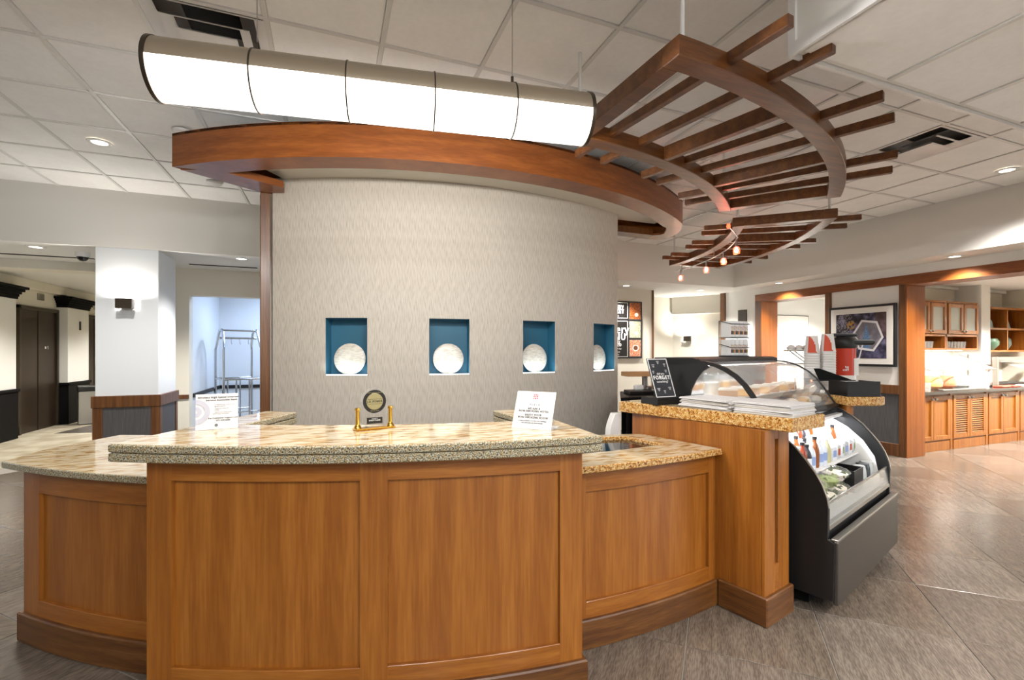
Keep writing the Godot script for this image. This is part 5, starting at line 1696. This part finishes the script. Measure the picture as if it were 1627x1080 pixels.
# ------------------------------------------------------------------ coffee bar at the far end of the case
func coffee_bar() -> void:
	var F := Vector3(0.3613, 0, -0.9325)
	var R := Vector3(0.9325, 0, 0.3613)
	var turn := -0.3697   # local x along the picture, z towards the camera
	var o := F * 3.52 + R * 2.72
	var X := Transform3D(Basis(Vector3.UP, turn), o)
	var top := PackedVector2Array([Vector2(-0.33, -0.95), Vector2(0.02, -0.95), Vector2(0.13, -0.75), Vector2(0.16, -0.3)])
	for k in 7:
		var a := PI / 2.0 * k / 6.0
		top.append(Vector2(0.02 + cos(a) * 0.15, -0.17 + sin(a) * 0.17))
	top.append(Vector2(-0.16, 0.0))
	solo("granite_worktop", "round ended granite coffee bar top at the far end of the display case", "countertop", slab(top, 1.045, 1.112, 0.008), [M.granite_top, M.granite_gold], o, turn)
	var body := thing("coffee_bar", "wooden coffee bar base under the round ended granite", "counter", o, turn)
	part(body, "cabinet", boxm(Vector3(-0.22, 0, -0.9), Vector3(-0.10, 1.045, -0.25)), M.wood_dark)
	part(body, "corbel", boxm(Vector3(-0.14, 0.94, -0.25), Vector3(-0.09, 1.045, -0.08), 0.004), M.wood)
	var stool := thing("bar_stool", "grey padded stool tucked under the coffee bar", "stool", X * Vector3(0.03, 0, -0.55))
	part(stool, "seat", lathem([Vector2(0, 0.80), Vector2(0.11, 0.80), Vector2(0.13, 0.82), Vector2(0.125, 0.85), Vector2(0, 0.86)], 24), M.seat_grey)
	part(stool, "column", lathem([Vector2(0.03, 0.02), Vector2(0.03, 0.80)], 12), M.black)
	part(stool, "foot", lathem([Vector2(0, 0.0), Vector2(0.12, 0.0), Vector2(0.12, 0.012), Vector2(0.03, 0.03)], 24), M.black)
	var b := thing("condiment_tray", "black condiment box with raised flap on the coffee bar", "tray", X * Vector3(0, 1.112, -0.03), turn)
	part(b, "front", boxm(Vector3(-0.17, 0, -0.012), Vector3(0.08, 0.115, 0.0), 0.003), M.black)
	part(b, "bottom", boxm(Vector3(-0.17, 0, -0.22), Vector3(0.08, 0.010, -0.012)), M.black)
	for q in [-0.17, 0.07]:
		part(b, "side", boxm(Vector3(q, 0.010, -0.22), Vector3(q + 0.01, 0.113, -0.012), 0.002), M.black)
	var fl := MB.new()
	fl.prism(PackedVector2Array([Vector2(-0.27, -0.26), Vector2(-0.05, -0.26), Vector2(0.06, -0.23), Vector2(-0.24, -0.23)]), 0.105, 0.112)
	fl.quad(Vector3(-0.27, 0.205, -0.25), Vector3(-0.22, 0.205, -0.25), Vector3(0.03, 0.113, -0.23), Vector3(-0.24, 0.113, -0.23), Vector3(0, 0.3, 1))
	part(b, "flap", fl.done(), M.black_matt)
	# towers of nested upturned paper cups
	var cup := lathem([Vector2(0.0, 0.0), Vector2(0.042, 0.0), Vector2(0.059, 0.145), Vector2(0.063, 0.149), Vector2(0.059, 0.153), Vector2(0.056, 0.149), Vector2(0.040, 0.004)], 24)
	var logo := MB.new()
	for k in 8:
		var w0 := 0.15 * k
		var y0 := 0.005 + 0.13 * (1.0 - sqrt(1.0 - pow(1.0 - k / 8.0, 2)))
		var r0 := 0.0425 + (y0 / 0.145) * 0.017
		logo.lathe([Vector2(0.0598, 0.145), Vector2(r0, y0)], Vector3.ZERO, 2, w0 - 0.15, w0 + 0.002)
	var lg := logo.done()
	for tower in 2:
		var at0: Vector3 = X.affine_inverse() * (F * 4.0 + R * [2.565, 2.70][tower])
		for k in 16:
			var first: String = ["left", "right"][tower]
			var at := X * Vector3(at0.x, 1.113 + 0.0215 * k + [0.0, 0.015][tower], at0.z)
			var c := thing("paper_cup", "white paper cup nested in the %s tower on the coffee bar" % first, "cup", at + Vector3(0, 0.153, 0), turn + 0.3, "nested paper cups")
			c.basis = c.basis * Basis(Vector3.RIGHT, PI)
			part(c, "cup", cup, M.cup_white)
			if k == 15:
				c.set_meta("label", "topmost paper cup of the %s tower with orange red arc" % first)
				part(c, "red_arc", lg, M.cup_red, "orange red printed arc").rotation.y = PI + 0.35
	var small := lathem([Vector2(0, 0), Vector2(0.045, 0.0), Vector2(0.06, 0.08), Vector2(0.063, 0.083)], 20)
	for k in 5:
		var c := solo("foam_cup", "upturned white foam cup in the short stack right of the urn" if k < 4 else "topmost upturned foam cup of the short stack", "cup", small, M.cup_white, X * Vector3(0.065, 1.196 + 0.010 * k, -0.45), turn, "foam cups")
		c.basis = c.basis * Basis(Vector3.RIGHT, PI)
	var u := thing("coffee_urn", "red coffee dispenser with black spouted lid", "dispenser", F * 4.22 + R * 3.0 + Vector3(0, 1.112, 0), turn)
	part(u, "body", lathem([Vector2(0, 0), Vector2(0.085, 0.0), Vector2(0.085, 0.37), Vector2(0, 0.37)], 28), M.urn_red)
	part(u, "label_band", lathem([Vector2(0.0858, 0.06), Vector2(0.0858, 0.13)], 28), M.ink_white, "white printed band")
	part(u, "label_panel", boxm(Vector3(0.025, 0.13, 0.072), Vector3(0.065, 0.28, 0.086)), M.ink_white)
	part(u, "lid", lathem([Vector2(0.09, 0.37), Vector2(0.098, 0.385), Vector2(0.098, 0.44), Vector2(0.08, 0.47), Vector2(0.0, 0.48)], 28), M.black)
	part(u, "spout", boxm(Vector3(0.0, 0.40, 0.05), Vector3(0.21, 0.45, 0.10), 0.014), M.black)
	part(u, "lever", boxm(Vector3(-0.11, 0.475, -0.03), Vector3(0.10, 0.505, 0.03), 0.008), M.black)
	write(u, "hot", 0.02, Vector3(-0.03, 0.205, 0.0825), M.ink_white, 0, true)
	write(u, "coffee", 0.02, Vector3(-0.03, 0.18, 0.0825), M.ink_white, 0, true)
	var wc := thing("wire_holder", "slanted chrome wire holder with packets left of the cup towers", "holder", F * 4.12 + R * 2.52 + Vector3(0, 1.112, 0), turn)
	for q in [0.0, 0.04]:
		part(wc, "arm", tubem([Vector3(0.08 + q, 0.0, 0.04), Vector3(0.07 + q, 0.22, 0.04), Vector3(-0.10 + q, 0.35, 0.04)], 0.005, 6), M.chrome)
	part(wc, "tray", boxm(Vector3(-0.10, 0.345, -0.05), Vector3(0.12, 0.356, 0.05), 0.003), M.steel)
	part(wc, "leg", tubem([Vector3(0.10, 0.0, -0.03), Vector3(0.10, 0.35, -0.03)], 0.006, 6), M.chrome)
	for k in 3:
		solo("paper_packet", ["crumpled white packet at the left of the wire tray", "crumpled white packet in the middle of the wire tray", "crumpled white packet at the right of the wire tray"][k], "packet", lathem([Vector2(0, 0.0), Vector2(0.03, 0.0), Vector2(0.038, 0.02), Vector2(0.02, 0.04), Vector2(0, 0.045)], 7), M.cup_white, F * 4.12 + R * (2.46 + 0.066 * k) + Vector3(0, 1.469, 0), 0.7 * k, "white packets")


# ------------------------------------------------------------------ buffet beyond the opening
func cabinet_door(parent: Node3D, x0: float, x1: float, y0: float, y1: float, z: float, wood: Material, fill: Material, knob_x: float, knob_y: float, slats := 0) -> void:
	var d := part(parent, "door", boxm(Vector3(x0, y0, z), Vector3(x1, y1, z + 0.004)), fill)
	var f := MB.new()
	var w := 0.06
	f.span(Vector3(x0, y0, z), Vector3(x0 + w, y1, z + 0.022), 0.002)
	f.span(Vector3(x1 - w, y0, z), Vector3(x1, y1, z + 0.022), 0.002)
	f.span(Vector3(x0 + w, y0, z), Vector3(x1 - w, y0 + w, z + 0.021), 0.002)
	f.span(Vector3(x0 + w, y1 - w, z), Vector3(x1 - w, y1, z + 0.021), 0.002)
	part(d, "door_frame", f.done(), wood)
	for k in slats:
		var y := y0 + w + (y1 - y0 - 2 * w) * (k + 0.5) / slats
		var s := MB.new()
		s.x = Transform3D(Basis(Vector3.RIGHT, 0.6), Vector3((x0 + x1) / 2, y, z + 0.010))
		s.box(Vector3.ZERO, Vector3(x1 - x0 - 2 * w, 0.004, 0.024))
		part(d, "louvre", s.done(), wood)
	part(d, "knob", lathem([Vector2(0, -0.018), Vector2(0.014, -0.012), Vector2(0.018, 0.0), Vector2(0.014, 0.012), Vector2(0, 0.018)], 12), M.steel).position = Vector3(knob_x, knob_y, z + 0.035)


func buffet() -> void:
	var z := -4.1
	struct("wall_right_4", boxm(Vector3(7.68, 0, -4.80), Vector3(11.6, 2.6, -4.76)), M.cream_paint, "cream back wall of the buffet niche")
	struct("ceiling_3", boxm(Vector3(7.68, 2.55, -4.8), Vector3(11.6, 2.75, 0.0)), M.white_paint, "white ceiling of the buffet room")
	struct("wall_right_5", boxm(Vector3(11.5, 0, -4.8), Vector3(11.7, 2.6, 0.0)), M.cream_paint, "cream far side wall of the buffet room")
	struct("wall_right_6", boxm(Vector3(7.68, 0, -0.2), Vector3(11.7, 2.6, 0.0)), M.cream_paint, "cream front wall of the buffet room")
	struct("trim_12", boxm(Vector3(10.02, 0.87, -4.76), Vector3(10.28, 2.55, -4.40), 0.004), M.white_paint, "white pilaster between the glass cabinets and the open shelves")
	var xs := [7.72, 8.6, 9.53, 10.44, 11.35]
	for k in 4:
		var t := thing("base_cabinet", ["wooden base cabinet with plain doors beside the opening post", "wooden base cabinet with louvred doors", "wooden base cabinet with plain doors right of the louvred one", "wooden base cabinet at the right edge of the view"][k], "cabinet", Vector3.ZERO, 0.0, "buffet base cabinets")
		part(t, "body", boxm(Vector3(xs[k], 0.0, -4.74), Vector3(xs[k + 1] - 0.004, 0.83, z - 0.024)), M.wood_cabinet)
		part(t, "toe_board", boxm(Vector3(xs[k] + 0.04, 0.0, z - 0.024), Vector3(xs[k + 1] - 0.06, 0.14, z - 0.012), 0.002), M.wood_cabinet)
		part(t, "face_stile", boxm(Vector3(xs[k + 1] - 0.055, 0.0, z - 0.024), Vector3(xs[k + 1] - 0.004, 0.83, z - 0.006), 0.002), M.wood_cabinet)
		var m: float = (xs[k] + xs[k + 1] - 0.055) / 2.0
		var louvre := 16 if k == 1 else 0
		cabinet_door(t, xs[k] + 0.02, m - 0.004, 0.16, 0.80, z - 0.024, M.wood_cabinet, M.wood_cabinet, m - 0.045, 0.755, louvre)
		cabinet_door(t, m + 0.004, xs[k + 1] - 0.065, 0.16, 0.80, z - 0.024, M.wood_cabinet, M.wood_cabinet, m + 0.045, 0.755, louvre)
	solo("buffet_worktop", "dark polished stone worktop of the buffet", "countertop", boxm(Vector3(7.70, 0.831, -4.75), Vector3(11.4, 0.872, z + 0.04), 0.005), M.granite_black)
	# wall cabinets
	for k in 2:
		var x0: float = [8.20, 9.09][k]
		var x1: float = [9.08, 9.96][k]
		var t := thing("wall_cabinet", ["wooden wall cabinet with frosted doors half hidden by the post", "wooden wall cabinet with two frosted glass doors"][k], "cabinet", Vector3.ZERO, 0.0, "buffet wall cabinets")
		var b := MB.new()
		b.span(Vector3(x0, 2.22, -4.76), Vector3(x1, 2.25, -4.42))
		b.span(Vector3(x0, 1.69, -4.76), Vector3(x1, 1.72, -4.42))
		b.span(Vector3(x0, 1.47, -4.76), Vector3(x1, 1.50, -4.42))
		b.span(Vector3(x0, 1.50, -4.76), Vector3(x0 + 0.03, 2.22, -4.42))
		b.span(Vector3(x1 - 0.03, 1.50, -4.76), Vector3(x1, 2.22, -4.42))
		b.span(Vector3(x0, 1.50, -4.76), Vector3(x1, 2.22, -4.74))
		part(t, "body", b.done(), M.wood_cabinet)
		var m := (x0 + x1) / 2.0
		cabinet_door(t, x0 + 0.02, m - 0.01, 1.73, 2.21, -4.42, M.wood_cabinet, M.frosted, m - 0.04, 1.77)
		cabinet_door(t, m + 0.01, x1 - 0.02, 1.73, 2.21, -4.42, M.wood_cabinet, M.frosted, m + 0.04, 1.77)
		part(t, "under_lamp", boxm(Vector3(x0 + 0.1, 1.462, -4.66), Vector3(x1 - 0.1, 1.470, -4.58)), M.case_led)
		area(t, "under_beam", Vector3(m, 1.455, -4.62), Vector3(m, 0, -4.62), Vector2(0.66, 0.07), hexc("fff6e8"), 0.6)
		var tumbler := lathem([Vector2(0, 0.0), Vector2(0.024, 0.0), Vector2(0.033, 0.11), Vector2(0.031, 0.11), Vector2(0.022, 0.006)], 14)
		for g in 7:
			solo("tumbler", ["clear tumbler on the shelf under the half hidden wall cabinet", "clear tumbler on the shelf under the frosted wall cabinet"][k], "glass", tumbler, M.clear_tint, Vector3(x0 + 0.14 + 0.09 * g, 1.501, -4.52), 0.0, "tumblers under the wall cabinets")
	var sh := thing("open_shelf", "wooden open shelf unit with decorative bowls", "shelf", Vector3.ZERO)
	var sb := MB.new()
	sb.span(Vector3(10.30, 1.44, -4.74), Vector3(11.45, 2.20, -4.72))
	for y in [1.44, 1.82, 2.17]:
		sb.span(Vector3(10.30, y, -4.72), Vector3(11.45, y + 0.03, -4.42))
	for x in [10.30, 10.84, 11.42]:
		sb.span(Vector3(x, 1.47, -4.72), Vector3(x + 0.03, 2.17, -4.42))
	part(sh, "case", sb.done(), M.wood_cabinet)
	var fan := MB.new()
	fan.x = Transform3D(Basis(Vector3(1, 0, 0), Vector3(0, 0, 1), Vector3(0, 1, 0)), Vector3.ZERO)
	fan.prism(PackedVector2Array([Vector2(-0.12, 0), Vector2(0.18, 0), Vector2(0.12, 0.12), Vector2(-0.05, 0.26), Vector2(-0.12, 0.22)]), -0.02, 0.02, 0.008)
	for k in 2:
		solo("glass_fan", ["blue green triangular glass piece on the upper left shelf", "blue green triangular glass piece on the upper right shelf"][k], "ornament", fan.done() if k == 0 else fan_mesh(), M.ceramic_blue, Vector3([10.52, 11.08][k], 1.851, -4.55))
	for k in 2:
		solo("striped_bowl", ["green striped oval bowl on the lower left shelf", "dark round vase on the lower right shelf"][k], "bowl", lathem([Vector2(0, 0), Vector2(0.08, 0.0), Vector2(0.15, 0.09), Vector2(0.155, 0.15), Vector2(0.12, 0.20), Vector2(0, 0.19)] if k == 0 else [Vector2(0, 0), Vector2(0.07, 0.0), Vector2(0.12, 0.10), Vector2(0.11, 0.19), Vector2(0.06, 0.24), Vector2(0, 0.24)], 20), M.ceramic_green if k == 0 else M.ceramic_dark, Vector3([10.55, 11.02][k], 1.471, -4.56))
	# sneeze guard
	var sg := thing("sneeze_guard", "slanted clear glass sneeze guard over the buffet pitchers", "glass guard", Vector3.ZERO)
	var gl := MB.new()
	gl.quad(Vector3(7.75, 1.40, -4.55), Vector3(9.7, 1.40, -4.55), Vector3(9.9, 1.17, -4.15), Vector3(8.15, 1.17, -4.15), Vector3(0, 0.7, 0.7))
	part(sg, "pane", gl.done(), M.clear_tint)
	part(sg, "edge", tubem([Vector3(7.75, 1.40, -4.55), Vector3(8.15, 1.17, -4.15), Vector3(9.9, 1.17, -4.15), Vector3(9.7, 1.40, -4.55)], 0.007, 6), M.steel)
	for x in [8.2, 9.85]:
		part(sg, "stanchion", tubem([Vector3(x, 0.872, -4.5), Vector3(x, 1.40, -4.5)], 0.016, 8), M.steel)
	var sg2 := thing("sneeze_guard", "second slanted glass guard on square steel posts at the right", "glass guard", Vector3.ZERO)
	var g2 := MB.new()
	g2.quad(Vector3(10.35, 1.38, -4.6), Vector3(11.4, 1.38, -4.6), Vector3(11.4, 1.18, -4.2), Vector3(10.7, 1.18, -4.2), Vector3(0, 0.7, 0.7))
	part(sg2, "pane", g2.done(), M.clear_tint)
	part(sg2, "post", boxm(Vector3(10.10, 0.872, -4.30), Vector3(10.16, 1.36, -4.24), 0.004), M.steel)
	part(sg2, "beam", boxm(Vector3(10.16, 1.30, -4.30), Vector3(11.4, 1.36, -4.24), 0.004), M.steel)
	# pitchers
	for k in 5:
		var x: float = [8.02, 8.50, 8.86, 9.22, 9.80][k]
		var t := thing("pitcher", ["glass pitcher of pale orange juice next to the post", "glass pitcher of orange juice", "glass pitcher of dark orange juice", "glass pitcher of milk", "empty clear glass pitcher"][k], "pitcher", Vector3(x, 0.872, -4.34), 0.5, "buffet pitchers")
		part(t, "glass", lathem([Vector2(0, 0), Vector2(0.10, 0.0), Vector2(0.15, 0.05), Vector2(0.155, 0.12), Vector2(0.11, 0.21), Vector2(0.10, 0.26), Vector2(0.115, 0.29)], 22), M.clear_tint)
		if k < 4:
			part(t, "drink", lathem([Vector2(0, 0.006), Vector2(0.095, 0.006), Vector2(0.143, 0.052), Vector2(0.147, 0.12), Vector2(0.104, 0.21), Vector2(0, 0.21)], 22), [M.juice, M.juice, M.juice_red, M.water][k])
		part(t, "handle", tubem([Vector3(0.105, 0.26, 0), Vector3(0.19, 0.25, 0), Vector3(0.215, 0.17, 0), Vector3(0.155, 0.09, 0)], 0.012, 8), M.clear_tint if k == 4 else M.juice_red if k == 2 else M.clear_tint)
	solo("steel_tray", "flat steel tray on the buffet worktop in front of the pitchers", "tray", boxm(Vector3(8.35, 0.8725, -4.16), Vector3(9.45, 0.89, -4.09), 0.004), M.steel)
	solo("tumbler", "clear tumbler on the worktop next to the post", "glass", lathem([Vector2(0, 0.0), Vector2(0.05, 0.0), Vector2(0.06, 0.13), Vector2(0.057, 0.13), Vector2(0.046, 0.006)], 16), M.clear_tint, Vector3(7.98, 0.872, -4.12))
	var tr := thing("serving_tray", "dark serving tray with folded red napkins at the right of the buffet", "tray", Vector3(10.6, 0.872, -4.35))
	part(tr, "tray", boxm(Vector3(-0.35, 0, -0.15), Vector3(0.5, 0.06, 0.05), 0.01), M.black)
	for k in 4:
		solo("red_napkin", ["folded red napkin first in the row on the buffet", "folded red napkin second in the row on the buffet", "folded pale napkin third in the row on the buffet", "folded red napkin last in the row on the buffet"][k], "napkin", boxm(Vector3(-0.12, 0, -0.07), Vector3(0.12, 0.03, 0.07), 0.01), M.towel_red if k != 2 else M.cup_white, Vector3(10.05 + 0.3 * k, 0.8725, -4.16), 0.1 * k, "folded napkins")
	for x in [8.4, 9.9, 11.0]:  # lamps out of view, placed to light the buffet cabinets
		downlight(Vector3(x, 2.55, -3.3), "unseen recessed light in the buffet room ceiling, placed to light the cabinets", 14.0, 62.0)


func fan_mesh() -> ArrayMesh:
	var fan := MB.new()
	fan.x = Transform3D(Basis(Vector3(1, 0, 0), Vector3(0, 0, 1), Vector3(0, 1, 0)), Vector3.ZERO)
	fan.prism(PackedVector2Array([Vector2(-0.16, 0), Vector2(0.16, 0), Vector2(0.10, 0.10), Vector2(-0.02, 0.24), Vector2(-0.08, 0.16)]), -0.02, 0.02, 0.008)
	return fan.done()


# ------------------------------------------------------------------ black counter between feature wall and case
func back_counter() -> void:
	var t := thing("back_counter", "long black work counter behind the side bar", "counter", Vector3.ZERO)
	var top := PackedVector2Array([Vector2(2.42, -3.55), Vector2(2.80, -4.12), Vector2(3.75, -4.12), Vector2(3.75, -3.55)])
	part(t, "top", prismm(top, 1.0, 1.04, 0.004), M.black)
	part(t, "glass_front", boxm(Vector3(2.44, 0.93, -3.58), Vector3(3.75, 1.0, -3.555)), M.steel)
	part(t, "cabinet", prismm(PackedVector2Array([Vector2(2.46, -3.60), Vector2(2.82, -4.10), Vector2(3.73, -4.10), Vector2(3.73, -3.60)]), 0.0, 1.0), M.black_gloss)
	for x in [2.50, 3.05]:
		part(t, "leg", boxm(Vector3(x, 0.0, -3.59), Vector3(x + 0.03, 0.93, -3.56)), M.black)
	var k := thing("card_reader", "small black register device with pale buttons on the black counter", "device", Vector3(2.86, 1.04, -3.80), -0.2)
	part(k, "body", prismm(PackedVector2Array([Vector2(-0.16, -0.12), Vector2(0.16, -0.12), Vector2(0.2, 0.12), Vector2(-0.2, 0.12)]), 0.0, 0.035, 0.006), M.black)
	part(k, "key_bank", boxm(Vector3(-0.09, 0.035, -0.06), Vector3(0.0, 0.085, 0.0), 0.01), M.cup_white)
	part(k, "key_bank", boxm(Vector3(0.03, 0.035, -0.06), Vector3(0.09, 0.075, 0.0), 0.01), M.steel)
	var s := thing("serving_board", "thick pale wooden board on a steel stem above the register", "board", Vector3(3.02, 1.04, -4.0), -0.2)
	part(s, "board", boxm(Vector3(-0.22, 0.16, -0.1), Vector3(0.25, 0.205, 0.1), 0.004), M.cake_brown)
	part(s, "stem", lathem([Vector2(0.03, 0.0), Vector2(0.03, 0.16)], 12), M.steel)
	var w := MB.new()
	var pts := [Vector2(0.0, 0.0), Vector2(0.0, 0.70)]
	for i in 9:
		pts.append(Vector2(-0.045 * sin(PI * i / 8.0), 0.72 + 0.30 * i / 8.0))
	w.x = Transform3D(Basis(Vector3(1, 0, 0), Vector3(0, 0, 1), Vector3(0, 1, 0)), Vector3.ZERO)
	var poly := PackedVector2Array(pts)
	poly.append(Vector2(0.05, 1.02))
	poly.append(Vector2(0.05, 0.0))
	w.prism(poly, -0.03, 0.03, 0.004)
	solo("white_panel", "white rounded plastic panel standing at the far end of the low right worktop", "panel", w.done(), M.cup_white, Vector3(1.86, 0.0, -2.83))
